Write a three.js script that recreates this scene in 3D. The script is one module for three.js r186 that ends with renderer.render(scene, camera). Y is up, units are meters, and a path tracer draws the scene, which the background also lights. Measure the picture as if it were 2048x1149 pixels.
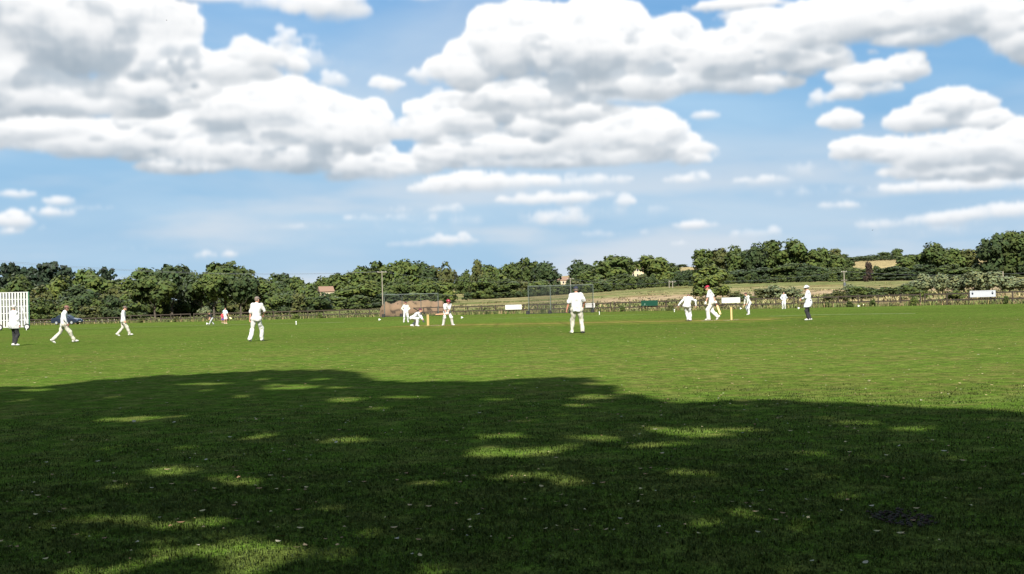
import * as THREE from 'three';
import { mergeGeometries } from 'three/addons/utils/BufferGeometryUtils.js';

// ---------------------------------------------------------------- camera, light, exposure
const R = Math.PI / 180, F = 2400, CX = 1024, CY = 574.5, EYE = 1.18;
const scene = new THREE.Scene();
const camera = new THREE.PerspectiveCamera(2 * Math.atan(CY / F) / R, 2048 / 1149, 0.1, 6000);
camera.position.set(0, EYE, 0);
camera.rotation.order = 'YXZ';
camera.rotation.set(Math.atan(36 / F), 0, -0.027);
camera.updateMatrixWorld(true);
const renderer = new THREE.WebGLRenderer({ antialias: true });
renderer.toneMapping = THREE.LinearToneMapping;
renderer.toneMappingExposure = 2.1;
renderer.shadowMap.enabled = true;
const SUN_EL = 42 * R, SUN_AZ = 2.2 * R;                       // the sun stands behind the camera; shadows run away from it, a touch to the right
const toSun = new THREE.Vector3(-Math.sin(SUN_AZ) * Math.cos(SUN_EL), Math.sin(SUN_EL), Math.cos(SUN_AZ) * Math.cos(SUN_EL));
const sun = new THREE.DirectionalLight(new THREE.Color().setRGB(1, 0.945, 0.86), 5);
sun.position.copy(toSun).multiplyScalar(120);
sun.castShadow = true;
sun.shadow.mapSize.set(4096, 4096);
Object.assign(sun.shadow.camera, { left: -150, right: 150, top: 150, bottom: -150, near: 1, far: 500 });
sun.shadow.radius = 1;
scene.add(sun, sun.target);

// ---------------------------------------------------------------- small tools
function rng(seed) { let s = seed | 0; return () => { s = (s + 0x6d2b79f5) | 0; let t = Math.imul(s ^ (s >>> 15), 1 | s); t = (t + Math.imul(t ^ (t >>> 7), 61 | t)) ^ t; return ((t ^ (t >>> 14)) >>> 0) / 4294967296; }; }
const V = (x = 0, y = 0, z = 0) => new THREE.Vector3(x, y, z);
const lerp = (a, b, t) => a + (b - a) * t, clamp = (x, a = 0, b = 1) => Math.min(b, Math.max(a, x));
const smooth = (a, b, x) => { const t = clamp((x - a) / (b - a)); return t * t * (3 - 2 * t); };
function table(xs, ys, x) { if (x <= xs[0]) return ys[0]; for (let i = 1; i < xs.length; i++) if (x <= xs[i]) return lerp(ys[i - 1], ys[i], (x - xs[i - 1]) / (xs[i] - xs[i - 1])); return ys[ys.length - 1]; }
const NV = 64, noiseVol = new Float32Array(NV * NV * NV); { const r = rng(77); for (let i = 0; i < noiseVol.length; i++) noiseVol[i] = r(); }
function noise3(x, y, z) {
  let xi = Math.floor(x), yi = Math.floor(y), zi = Math.floor(z), fx = x - xi, fy = y - yi, fz = z - zi;
  fx = fx * fx * (3 - 2 * fx); fy = fy * fy * (3 - 2 * fy); fz = fz * fz * (3 - 2 * fz);
  const x0 = xi & 63, x1 = (xi + 1) & 63, y0 = (yi & 63) << 6, y1 = ((yi + 1) & 63) << 6, z0 = (zi & 63) << 12, z1 = ((zi + 1) & 63) << 12, n = noiseVol;
  const a = n[x0 + y0 + z0] + (n[x1 + y0 + z0] - n[x0 + y0 + z0]) * fx, b = n[x0 + y1 + z0] + (n[x1 + y1 + z0] - n[x0 + y1 + z0]) * fx;
  const c = n[x0 + y0 + z1] + (n[x1 + y0 + z1] - n[x0 + y0 + z1]) * fx, d = n[x0 + y1 + z1] + (n[x1 + y1 + z1] - n[x0 + y1 + z1]) * fx;
  const e = a + (b - a) * fy, f = c + (d - c) * fy;
  return e + (f - e) * fz;
}
const fbm2 = (x, y, o = 4) => { let s = 0, a = 0.5, t = 0; for (let i = 0; i < o; i++) { s += a * noise3(x, y, 7.3 + i * 3.1); t += a; x = x * 2.03 + 5.1; y = y * 2.03 + 1.7; a *= 0.5; } return s / t; };
function dirOf(px, py) { return V((px - CX) / F, -(py - CY) / F, -1).normalize().applyQuaternion(camera.quaternion); }
const horizon = (px) => 610.5 - 0.027 * (px - CX);
function onLawn(px, py) { const d = dirOf(px, py), t = -EYE / d.y; return V(d.x * t, 0, d.z * t); }
function bearing(px) { const d = dirOf(px, horizon(px)); return Math.atan2(d.x, -d.z); }
const out = (px, d) => { const a = bearing(px); return V(d * Math.sin(a), 0, -d * Math.cos(a)); };
function heightOf(px, py, d) { const v = dirOf(px, py); return EYE + d * v.y / Math.hypot(v.x, v.z); }
function pixelOf(p) { const v = p.clone().sub(camera.position).applyQuaternion(camera.quaternion.clone().invert()); return [CX + F * v.x / -v.z, CY - F * v.y / -v.z, -v.z]; }

const used = new Map();
function numbered(name) { const k = used.get(name) ?? 0; used.set(name, k + 1); return k ? name + '_' + String(k).padStart(3, '0') : name; }
function lit(o) { o.traverse((m) => { if (m.isMesh) { m.castShadow = true; m.receiveShadow = true; } }); return o; }
function tag(o, label, category, group, kind) { o.userData.label = label; o.userData.category = category; if (group) o.userData.group = group; if (kind) o.userData.kind = kind; return o; }
function thing(name, label, category, p, turn = 0, group) { const g = new THREE.Group(); g.name = numbered(name); if (p) g.position.copy(p); g.rotation.y = turn; tag(g, label, category, group); scene.add(g); return g; }
function part(name, geo, m, parent) { const o = new THREE.Mesh(geo, m); o.name = name; o.castShadow = o.receiveShadow = true; parent.add(o); return o; }
function top(name, geo, m, label, category, group, kind) { const o = part(numbered(name), geo, m, scene); return tag(o, label, category, group, kind); }
const mat = (r, g, b, rough = 0.9, o = {}) => new THREE.MeshStandardMaterial({ color: new THREE.Color().setRGB(r, g, b), roughness: rough, metalness: 0, ...o });
function box(w, h, d, x = 0, y = 0, z = 0) { return new THREE.BoxGeometry(w, h, d).translate(x, y, z); }
function bar(a, b, r0, r1 = r0, seg = 6) { const d = b.clone().sub(a), g = new THREE.CylinderGeometry(r1, r0, d.length(), seg, 1); g.applyQuaternion(new THREE.Quaternion().setFromUnitVectors(V(0, 1, 0), d.normalize())); return g.translate((a.x + b.x) / 2, (a.y + b.y) / 2, (a.z + b.z) / 2); }
function beam(a, b, w, h) { const d = b.clone().sub(a), l = d.length(); d.normalize(); const m = new THREE.Matrix4(), side = V().crossVectors(d, V(0, 1, 0)).normalize(), up = V().crossVectors(side, d); m.makeBasis(d, up, side); return new THREE.BoxGeometry(l, h, w).applyMatrix4(m).translate((a.x + b.x) / 2, (a.y + b.y) / 2, (a.z + b.z) / 2); }
function noiseMap(size, f, srgb = true) { const d = new Uint8Array(size * size * 4); for (let y = 0, i = 0; y < size; y++) for (let x = 0; x < size; x++, i += 4) { const c = f(x, y); d[i] = clamp(c[0]) * 255; d[i + 1] = clamp(c[1]) * 255; d[i + 2] = clamp(c[2]) * 255; d[i + 3] = 255; } const t = new THREE.DataTexture(d, size, size); t.wrapS = t.wrapT = THREE.RepeatWrapping; t.magFilter = THREE.LinearFilter; t.minFilter = THREE.LinearMipmapLinearFilter; t.generateMipmaps = true; if (srgb) t.colorSpace = THREE.SRGBColorSpace; t.needsUpdate = true; return t; }

// ---------------------------------------------------------------- sky: air and cumulus clouds, marched as volumes in degrees of bearing and height
const DEG = F * R;                                              // pixels of the photograph per degree
const layers = [
  [ // high and near: the bank at the top corner and the long bank across the top
    [150, 50, 220, 130], [40, 20, 140, 120], [300, 120, 110, 75], [360, 150, 50, 55], [60, 195, 170, 45], [290, 180, 115, 55], [190, 215, 150, 28], [330, 208, 60, 22], [-60, 150, 140, 110],
    [1120, 95, 130, 90], [1010, 100, 85, 70], [930, 140, 65, 50], [1210, 100, 110, 85], [1310, 105, 90, 60], [1420, 115, 140, 58], [1550, 85, 130, 55], [1260, 170, 220, 42], [1060, 195, 120, 45], [1150, 225, 120, 30], [1480, 170, 120, 28],
    [1700, 45, 190, 52], [1890, 25, 180, 48], [1470, 10, 100, 16], [2010, 45, 70, 42], [1600, 120, 100, 38], [1840, 75, 90, 25], [2120, 60, 120, 70],
    [1740, 152, 95, 28], [1815, 138, 45, 26], [1700, 185, 38, 18], [1690, 242, 36, 27], [1640, 200, 24, 22, 0.55], [1755, 180, 40, 15, 0.6],
    [520, 112, 75, 38, 0.55], [455, 140, 90, 40, 0.75], [595, 132, 34, 30, 0.6], [570, 80, 30, 28, 0.4], [650, 18, 75, 42, 0.55], [540, 8, 45, 24, 0.45], [410, -2, 90, 12, 0.5], [830, -4, 60, 10, 0.3], [772, 172, 32, 20, 0.7], [870, 150, 60, 26, 0.6], [885, 195, 40, 18, 0.5], [1450, 35, 22, 14, 0.5], [660, 165, 34, 24, 0.4], [1745, 105, 12, 8, 0.5],
  ],
  [ // middle row
    [470, 220, 110, 62], [560, 225, 110, 70], [640, 265, 120, 70], [710, 265, 75, 60], [240, 285, 230, 42], [420, 300, 160, 45], [590, 315, 150, 40], [720, 330, 95, 38], [60, 262, 130, 32], [140, 262, 90, 30], [370, 335, 90, 18], [800, 335, 60, 32], [330, 255, 90, 45], [-60, 260, 120, 40],
    [860, 258, 70, 42], [930, 240, 80, 46], [1000, 215, 60, 40], [1000, 300, 190, 36], [1180, 275, 150, 52], [1290, 275, 90, 50], [1365, 300, 55, 32], [1090, 250, 90, 45], [1130, 325, 250, 18], [890, 310, 80, 35], [1380, 320, 40, 14], [1230, 310, 170, 26],
    [1700, 335, 120, 30, 0.1], [620, 120, 120, 50, 0.1], [1250, 190, 120, 40, 0.5],
    [1905, 212, 70, 34], [1850, 240, 80, 30], [1965, 242, 50, 26], [1990, 300, 90, 46], [1720, 300, 48, 28], [1790, 305, 80, 28], [1870, 310, 95, 42], [1930, 340, 150, 26], [2070, 300, 90, 60], [1410, 232, 30, 12, 0.5],
  ],
  [ // low and far
    [1180, 425, 160, 30, 0.1], [1900, 462, 160, 22, 0.15], [850, 445, 130, 28, 0.08], [1650, 385, 110, 16, 0.1],
    [960, 368, 130, 24], [870, 378, 60, 18, 0.8], [1100, 400, 100, 18], [1150, 365, 120, 18, 0.7], [1250, 405, 18, 18, 0.8], [1210, 392, 30, 10, 0.5], [1120, 440, 75, 24, 0.6], [1200, 470, 50, 10, 0.45], [900, 482, 62, 15, 0.75], [810, 490, 40, 9, 0.5], [745, 438, 52, 10, 0.6], [800, 420, 26, 8, 0.5], [890, 420, 50, 12, 0.5], [830, 465, 60, 10, 0.4],
    [1375, 360, 48, 15, 0.8], [1525, 362, 58, 13, 0.7], [1385, 452, 44, 12, 0.85], [1365, 488, 22, 7, 0.6], [1500, 470, 45, 12, 0.5], [1550, 465, 16, 12, 0.5], [1290, 466, 10, 7, 0.5], [1950, 372, 130, 20, 0.85], [1840, 378, 110, 16, 0.6], [1690, 412, 48, 11, 0.7], [1880, 440, 85, 17, 0.85], [1790, 450, 90, 14, 0.55], [2020, 425, 70, 22, 0.75], [1935, 432, 40, 16, 0.9],
    [30, 390, 34, 10, 0.8], [118, 405, 28, 12, 0.7], [100, 427, 44, 12, 0.75], [25, 443, 48, 20, 0.95], [15, 465, 30, 8, 0.7], [88, 457, 14, 6, 0.5], [190, 418, 40, 8, 0.4], [410, 512, 22, 10, 0.7], [460, 510, 22, 9, 0.75], [355, 518, 22, 6, 0.45], [600, 455, 75, 7, 0.3], [230, 500, 60, 6, 0.25],
  ],
];
const skyW = 4096, skyH = 2048, K = 6;
const airStops = [[-90, 0.11, 0.13, 0.10], [-0.05, 0.12, 0.14, 0.11], [0, 0.245, 0.36, 0.465], [2.5, 0.24, 0.36, 0.475], [6, 0.212, 0.345, 0.478], [10, 0.175, 0.315, 0.475], [14, 0.145, 0.28, 0.46], [30, 0.09, 0.205, 0.38], [90, 0.055, 0.145, 0.30]];
function air(el) { const e = airStops.map((s) => s[0]); return [1, 2, 3].map((c) => table(e, airStops.map((s) => s[c]), el)); }
function fields(blobs, az0, el0, step, w, h) {                  // thickness and depth of one layer's clouds over a grid
  const S = new Float32Array(w * h).fill(Math.exp(-K * 1.1)), Z = new Float32Array(w * h).fill(1e-9), Q = new Float32Array(w * h).fill(1e-9), B = new Float32Array(w * h).fill(1e-9), A = new Float32Array(w * h);
  for (const [a, e, ra, re, st, pe = e, pr = re] of blobs) {
    const c0 = Math.floor((a - 1.6 * ra - az0) / step), c1 = Math.ceil((a + 1.6 * ra - az0) / step), r0 = Math.floor((e - 1.6 * re - el0) / step), r1 = Math.ceil((e + 1.7 * re - el0) / step);
    for (let r = Math.max(0, r0); r <= Math.min(h - 1, r1); r++) for (let c = c0; c <= c1; c++) {
      const cc = w * step > 359 ? ((c % w) + w) % w : c; if (cc < 0 || cc >= w) continue;
      const du = (az0 + c * step - a) / ra, y = el0 + r * step - e, dv = y / (y < 0 ? re * 0.8 : re), q = (1 - du * du - dv * dv) * (0.35 + 0.65 * st) - 0.5 * (1 - st), x = Math.exp(K * q), i = r * w + cc;
      S[i] += x; Z[i] += x * Math.min(ra, re * 1.6); Q[i] += x; B[i] += x * clamp(0.5 + 0.5 * (y + e - pe) / pr); A[i] += x * st;
    }
  }
  const T = new Float32Array(w * h); for (let i = 0; i < T.length; i++) { T[i] = Math.log(S[i]) / K; Z[i] /= Q[i]; B[i] /= Q[i]; A[i] /= Q[i]; }
  return { T, Z, B, A };
}
function puff(x, y, z, oct) { let s = 0, a = 0.5, t = 0; for (let i = 0; i < oct; i++) { const n = noise3(x, y, z); s += a * (i < 1 ? n : 1 - Math.abs(2 * n - 1) * 0.9 - 0.05); t += a; x = x * 2.1 + 3.7; y = y * 2.1 + 1.3; z = z * 2.1 + 8.1; a *= 0.54; } return s / t; }
function march(blobLayers, az0, el0, step, w, h, dw, seed) {    // rgb and share of clear sky, row by row
  const rgb = new Float32Array(w * h * 4); for (let i = 3; i < rgb.length; i += 4) rgb[i] = 1;
  const ly = 0.84, lw = 0.54, LS = [0.12, 0.35, 0.75, 1.4, 2.4];
  blobLayers.forEach((blobs, n) => {
    const f = fields(blobs, az0, el0, step, w, h), fr = n === 2 ? 1.9 : n === 1 ? 1.0 : 0.8, amp = n === 2 ? 1.9 : 1.75;
    const dens = (c, r, u, v, ww, oct) => {
      if (r < 0 || r >= h || c < 0 || c >= w) return 0; const i = r * w + c, t = f.T[i]; if (t < -0.8) return 0;
      const q = ww / Math.max(0.15, f.Z[i]), b = t - q * q; if (b < -0.8) return 0;
      const crisp = (0.62 + 2.3 * smooth(0.25, 0.8, f.B[i])) * (0.45 + 1.1 * noise3(u * 0.6 + 3 * n, v * 0.8, 5.5)) * (0.35 + 0.65 * f.A[i]) * (n === 2 ? 0.5 : 1);
      return clamp((b + 0.04 + (puff(u * fr + seed + n * 9, v * fr * 1.2, ww * fr, oct) - 0.5) * amp) * crisp);
    };
    for (let r = 0; r < h; r++) for (let c = 0; c < w; c++) {
      const i = r * w + c, o = i * 4; if (f.T[i] < -0.75 || rgb[o + 3] < 0.02) continue;
      const u = az0 + c * step, v = el0 + r * step, reach = Math.max(0.15, f.Z[i]) * 1.25; let tr = 1, lum = 0;
      const sigma = (4.6 + 2.5 * fr) * (0.3 + 0.7 * f.A[i]);
      for (let ww = reach; ww > -reach && tr > 0.03; ww -= dw) {
        const d = dens(c, r, u, v, ww, 7); if (d <= 0) continue;
        let tau = 0, last = 0;
        for (const s of LS) { tau += dens(c, Math.round(r + ly * s / step), u, v + ly * s, ww + lw * s, s < 0.3 ? 4 : 2) * (s - last); last = s; }
        const L = 0.42 * Math.exp(-tau * 2.6) + 0.58 * Math.exp(-tau * 0.7), a = 1 - Math.exp(-d * sigma * dw);
        lum += tr * a * L; tr *= 1 - a;
      }
      if (tr > 0.995) continue;
      const cover = 1 - tr, L = lum / cover * lerp(0.5, 1.08, smooth(0.0, 0.75, f.B[i] + 0.25 * (fbm2(u * 0.5, v * 0.5 + 9, 3) - 0.5))), el = Math.max(0, v), veil = Math.exp(-el / 3.6) * 0.72, sky = air(el);
      const amb = 0.225 + 0.05 * f.B[i], w0 = rgb[o + 3];
      const col = [amb * 0.80 + L * 0.435, amb * 1.0 + L * 0.38, amb * 1.19 + L * 0.325];
      for (let k = 0; k < 3; k++) rgb[o + k] += w0 * cover * lerp(col[k], sky[k] * 0.55 + [0.225, 0.205, 0.205][k], veil);
      rgb[o + 3] = w0 * tr;
    }
  });
  for (let r = 0; r < h; r++) for (let c = 0; c < w; c++) {      // thin high veils behind the cumulus
    const o = (r * w + c) * 4, u = az0 + c * step, v = el0 + r * step, wx = fbm2(u * 0.07 + 4, v * 0.12, 3) * 6, q = fbm2(u * 0.055 + v * 0.03 + wx * 0.25, v * 0.24 + wx * 0.4, 6), low = fbm2(u * 0.10 + 40 + wx * 0.1, v * 0.62 + wx * 0.12, 6), al = Math.max(0.62 * smooth(0.42, 0.78, q) * smooth(-2, 3, v), 0.8 * smooth(0.38, 0.66, low) * (1 - smooth(4, 9.5, v))), w0 = rgb[o + 3];
    for (let k = 0; k < 3; k++) rgb[o + k] += w0 * al * [0.415, 0.45, 0.49][k]; rgb[o + 3] = w0 * (1 - al);
  }
  return rgb;
}
function burst(blobs, seed) {                                   // break each mass into a cauliflower of smaller puffs, flat below
  const r = rng(seed), all = [];
  for (const [a, e, ra, re, st] of blobs) { all.push([a, e, ra * 0.95, re * 0.9, st * 0.92, e, re]); for (let k = 0; k < 9; k++) { const t = r() * 6.283, q = 0.45 + 0.5 * r(), s = 0.22 + 0.26 * r(), y = Math.sin(t) * q; all.push([a + Math.cos(t) * q * ra, e + (y < 0 ? y * 0.7 : y) * re, Math.min(ra, re * 1.8) * s * 1.25, re * s, clamp(st * (0.8 + 0.35 * r())), e, re]); } }
  return all;
}
function makeSky() {
  const data = new Float32Array(skyW * skyH * 4), step = 360 / skyW;
  const seen = layers.map((l) => l.map(([px, py, rx, ry, st = 1]) => { const d = dirOf(px, py); return [Math.atan2(d.x, -d.z) / R, Math.asin(d.y) / R, rx / DEG, ry / DEG, l === layers[2] ? st * 0.8 : st]; }));
  const r = rng(5), rest = [[], [], []];                        // the same kind of clouds all round
  for (let n = 0; n < 3; n++) for (let k = 0; k < [80, 95, 120][n]; k++) {
    const el = n === 2 ? 1.5 + 5 * r() : n === 1 ? 5 + 6 * r() : 10 + 70 * Math.pow(r(), 1.3), az = -180 + 360 * r(), wide = (n === 2 ? 1.6 : n === 1 ? 3.5 : 4.5 + el * 0.04) * (0.6 + r()) / Math.max(0.3, Math.cos(el * R));
    if (Math.abs(az) < 29 && el < 18) continue;
    for (let j = 0; j < 5; j++) rest[n].push([az + (r() - 0.5) * 1.8 * wide, el + (r() - 0.4) * 0.32 * wide, wide * (0.35 + 0.45 * r()), wide * (0.14 + 0.18 * r()) * Math.max(0.3, Math.cos(el * R)), 0.6 + 0.4 * r()]);
  }
  for (let n = 0; n < 3; n++) { seen[n] = burst(seen[n], 300 + n); rest[n] = burst(rest[n], 500 + n); }
  const cs = step * 4, cw = skyW / 4, ch = 256, coarse = march(rest.map((l, n) => l.concat(seen[n])), -180, 0, cs, cw, ch, 0.35, 3);
  const az0 = -26.5, el0 = 0, fw = Math.round(53 / step), fh = Math.round(17.5 / step), fine = march(seen.map((l, n) => l.concat(rest[n].filter((b) => Math.abs(b[0]) < 45 && b[1] < 30))), az0, el0, step, fw, fh, 0.11, 3);
  for (let row = 0; row < skyH; row++) {
    const el = ((row + 0.5) / skyH - 0.5) * 180, base = air(el);
    for (let col = 0; col < skyW; col++) {
      const o = (row * skyW + col) * 4; let p = null;
      if (el > 0) {
        let az = (col + 0.5) / skyW * 360 - 90; if (az > 180) az -= 360;
        let fc = (az - az0) / step, fr = (el - el0) / step, g = fine, gw = fw, gh = fh;
        const edge = Math.min(fc, fw - 2 - fc, fh - 2 - fr) / 18, pick = (G, w, h, x, y, wrap) => { const x0 = Math.floor(x), y0 = clamp(Math.floor(y), 0, h - 1), y1 = Math.min(h - 1, y0 + 1), tx = x - x0, ty = clamp(y - y0), xa = wrap ? ((x0 % w) + w) % w : clamp(x0, 0, w - 1), xb = wrap ? (xa + 1) % w : clamp(x0 + 1, 0, w - 1); return [0, 1, 2, 3].map((k) => lerp(lerp(G[(y0 * w + xa) * 4 + k], G[(y0 * w + xb) * 4 + k], tx), lerp(G[(y1 * w + xa) * 4 + k], G[(y1 * w + xb) * 4 + k], tx), ty)); };
        if (edge >= 1) p = pick(g, gw, gh, fc, fr, false);
        else { p = pick(coarse, cw, ch, (az + 180) / cs, el / cs, true); if (edge > 0) { const q = pick(g, gw, gh, fc, fr, false); p = p.map((x, k) => lerp(x, q[k], edge)); } }
      }
      const wisp = p ? 1 + 0.5 * (fbm2(col * 0.011 + row * 0.02, row * 0.045, 4) - 0.5) * smooth(0, 6, el) : 1;
      for (let k = 0; k < 3; k++) data[o + k] = 0.81 * (p ? p[k] + p[3] * base[k] * (k === 2 ? 1 + (wisp - 1) * 0.4 : k === 1 ? wisp : 1 + (wisp - 1) * 2) : base[k]);
      data[o + 3] = 1;
    }
  }
  const t = new THREE.DataTexture(data, skyW, skyH, THREE.RGBAFormat, THREE.FloatType);
  t.mapping = THREE.EquirectangularReflectionMapping; t.magFilter = THREE.LinearFilter; t.minFilter = THREE.LinearFilter; t.wrapS = THREE.RepeatWrapping; t.needsUpdate = true;
  return t;
}
scene.background = scene.environment = makeSky();

// ---------------------------------------------------------------- ground
const fenceAt = (px) => table([-900, 60, 240, 400, 700, 1000, 1250, 1450, 1700, 2048, 2900], [235, 208, 198, 182, 178, 163, 150, 142, 134, 124, 112], px);
const COL = [0, 300, 600, 760, 900, 1050, 1200, 1300, 1450, 1600, 1750, 1900, 2048];
const RISE = [[280, [-9, -9, -8, -6, -3, 0, 3, 6, 7, 8, 8, 8, 8]], [400, [-6, -6, -4, 0, 7, 9, 14, 18, 20, 20, 18, 18, 18]], [520, [-4, -3, 4, 8, 13, 16, 22, 28, 31, 31, 29, 28, 28]], [700, [3, 5, 15, 22, 28, 38, 50, 56, 56, 54, 58, 56, 50]], [1000, [8, 10, 24, 30, 36, 50, 60, 66, 66, 66, 69, 66, 60]], [1600, [7, 9, 22, 28, 33, 46, 56, 62, 62, 62, 65, 62, 56]]];
function landAt(x, z) {
  const d = Math.hypot(x, z), a = Math.atan2(x, -z), px = CX + F * Math.tan(clamp(a, -1.2, 1.2)), fade = 1 - smooth(0.9, 1.6, Math.abs(a)), fd = fenceAt(px) + 1.5;
  if (d <= fd || fade <= 0) return 0;
  const ds = [fd, fd + 25], hs = [0, Math.max(0, EYE + (fd + 25) * table(COL, [-17, -17, -17, -16, -13, -10, -6, -4, -3, -3, -3, -3, -3], px) / F)]; for (const [k, row] of RISE) { ds.push(k); hs.push(EYE + k * table(COL, row, px) / F); }
  return table(ds, hs, d) * fade;
}
function polar(radii, angles, height, tint) {
  const n = angles.length, pos = [], uv = [], col = [], idx = [];
  for (const r of radii) for (const a of angles) { const rr = typeof r === 'function' ? r(a) : r, x = rr * Math.sin(a), z = -rr * Math.cos(a); pos.push(x, height(x, z, rr), z); uv.push(x, z); col.push(...tint(x, z, rr, a)); }
  for (let i = 0; i + 1 < radii.length; i++) for (let j = 0; j + 1 < n; j++) { const p = i * n + j; idx.push(p, p + 1, p + n, p + 1, p + n + 1, p + n); }
  const g = new THREE.BufferGeometry(); g.setAttribute('position', new THREE.Float32BufferAttribute(pos, 3)); g.setAttribute('uv', new THREE.Float32BufferAttribute(uv, 2)); g.setAttribute('color', new THREE.Float32BufferAttribute(col, 3)); g.setIndex(idx); g.computeVertexNormals();
  if (g.attributes.normal.getY(0) < 0) { for (let i = 0; i < idx.length; i += 3) [idx[i], idx[i + 1]] = [idx[i + 1], idx[i]]; g.setIndex(idx); g.computeVertexNormals(); }
  return g;
}
const angles = []; for (let a = -180; a < -30; a += 5) angles.push(a * R); for (let a = -30; a <= 30; a += 0.25) angles.push(a * R); for (let a = 35; a <= 180; a += 5) angles.push(a * R);
const tileSize = 1024;
const wrapNoise = (x, y, f, o) => { let s = 0, a = 0.5, t = 0; for (let i = 0; i < o; i++) { s += a * noise3((x / tileSize * f) % f, (y / tileSize * f) % f, 3.5 + i * 11); f *= 2; a *= 0.55; t += a / 0.55; } return s / t; };
const lawnMap = (() => {                                        // mown turf: blades, thatch, clover and bare specks, 64 noise cells to the tile so that it wraps
  const r = rng(21);
  return noiseMap(tileSize, (x, y) => {
    const c = noise3(x / 16, y / 16, 1.2), m = noise3(x / 4, y / 4, 9.4), b = r(), yel = noise3(x / 32, y / 32, 33.1);
    let l = 0.62 + 0.2 * (c - 0.5) + 0.28 * (m - 0.5) + 0.4 * (b - 0.5); const dry = clamp(yel * 1.6 - 0.5);
    let R0 = lerp(0.284, 0.352, dry) * l * 1.35, G0 = lerp(0.374, 0.383, dry) * l * 1.35, B0 = lerp(0.125, 0.175, dry) * l * 1.35;
    if (b > 0.9985) return [0.62, 0.6, 0.45];
    return [R0, G0, B0];
  });
})();
lawnMap.repeat.set(1 / 7, 1 / 7);
const lawnBump = noiseMap(512, (x, y) => { const v = 0.6 * noise3(x / 8, y / 8, 4.4) + 0.4 * noise3(x / 2 % 256, y / 2 % 256, 2.2); return [v, v, v]; }, false);
lawnBump.repeat.set(1 / 3, 1 / 3);
const lawnMat = new THREE.MeshPhysicalMaterial({ specularIntensity: 0, map: lawnMap, bumpMap: lawnBump, bumpScale: 0.006, vertexColors: true, roughness: 1 });
const wornAt = [];                                              // worn, drier places on the outfield
function lawnTint(x, z) {
  const d = Math.hypot(x, z);
  const big = fbm2(x * 0.05 + 9, z * 0.035, 4) - 0.5, mid = fbm2(x * 0.22, z * 0.2 + 40, 3) - 0.5, dry = smooth(0.48, 0.75, fbm2(x * 0.035 + 70, z * 0.06 + 3, 4));
  const l = 1.03 + 0.5 * big + 0.22 * mid; let worn = 0;
  for (const [wx, wz, rx, rz, k] of wornAt) { const q = ((x - wx) / rx) ** 2 + ((z - wz) / rz) ** 2; worn = Math.max(worn, k * (1 - smooth(0.3, 1, q + 0.5 * mid))); }
  const dryness = clamp(dry * 0.6 + worn * 0.6);
  return [l * lerp(1.15, 1.42, dryness), l * lerp(1.15, 1.09, dryness), l * lerp(1.26, 1.56, dryness)];   // live turf and drier turf
}
const strikerEnd = onLawn(856, 652), bowlerEnd = onLawn(1463.5, 640.8);
{
  const along = bowlerEnd.clone().sub(strikerEnd), n = along.clone().normalize();
  const mid = strikerEnd.clone().lerp(bowlerEnd, 0.5); wornAt.push([mid.x, mid.z, 19, 11, 0.85]);
  for (const [px, py, rx, rz, k] of [[1150, 706, 6, 3, 0.7], [1500, 722, 6, 3.5, 0.75], [760, 702, 7, 3.5, 0.65], [1750, 690, 10, 5, 0.7], [300, 714, 7, 3, 0.55], [1750, 748, 5, 2.5, 0.8], [930, 735, 5, 2, 0.7], [1300, 742, 4, 2, 0.7], [420, 735, 4, 1.8, 0.5], [1950, 770, 4, 2, 0.6], [1400, 770, 4, 1.6, 0.6], [850, 676, 9, 5, 0.6], [1700, 660, 10, 7, 0.5]]) { const p = onLawn(px, py); wornAt.push([p.x, p.z, rx, rz, k]); }
}
const lawnRadii = []; for (let r = 0.5; r < 24; r += 0.35) lawnRadii.push(r); for (let r = 24; r < 104; r += 1.2) lawnRadii.push(r);
for (let k = 0; k <= 30; k++) lawnRadii.push((a) => { const px = CX + F * Math.tan(clamp(a, -1.2, 1.2)); return lerp(104.5, fenceAt(px) + 0.6, k / 30); });
const lawn = top('cricket_lawn', polar(lawnRadii, angles, () => 0, lawnTint), lawnMat, 'mown green outfield of the cricket ground', 'lawn', null, 'structure');
const landRadii = [3, 20, 60, 100]; for (let r = 110; r < 700; r += 6) landRadii.push(r); for (let r = 700; r < 1600; r += 25) landRadii.push(r); landRadii.push(2200, 3500);
const meadowMap = (() => { const r = rng(8); return noiseMap(512, (x, y) => { const l = 0.55 + 0.5 * (noise3(x / 8, y / 8, 3) - 0.5) + 0.5 * (r() - 0.5) + 0.5 * (noise3(x / 32, y / 32, 8) - 0.5), v = clamp(0.45 + l * 0.75); return [v, v, v]; }); })();
meadowMap.repeat.set(1 / 60, 1 / 60);
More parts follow.
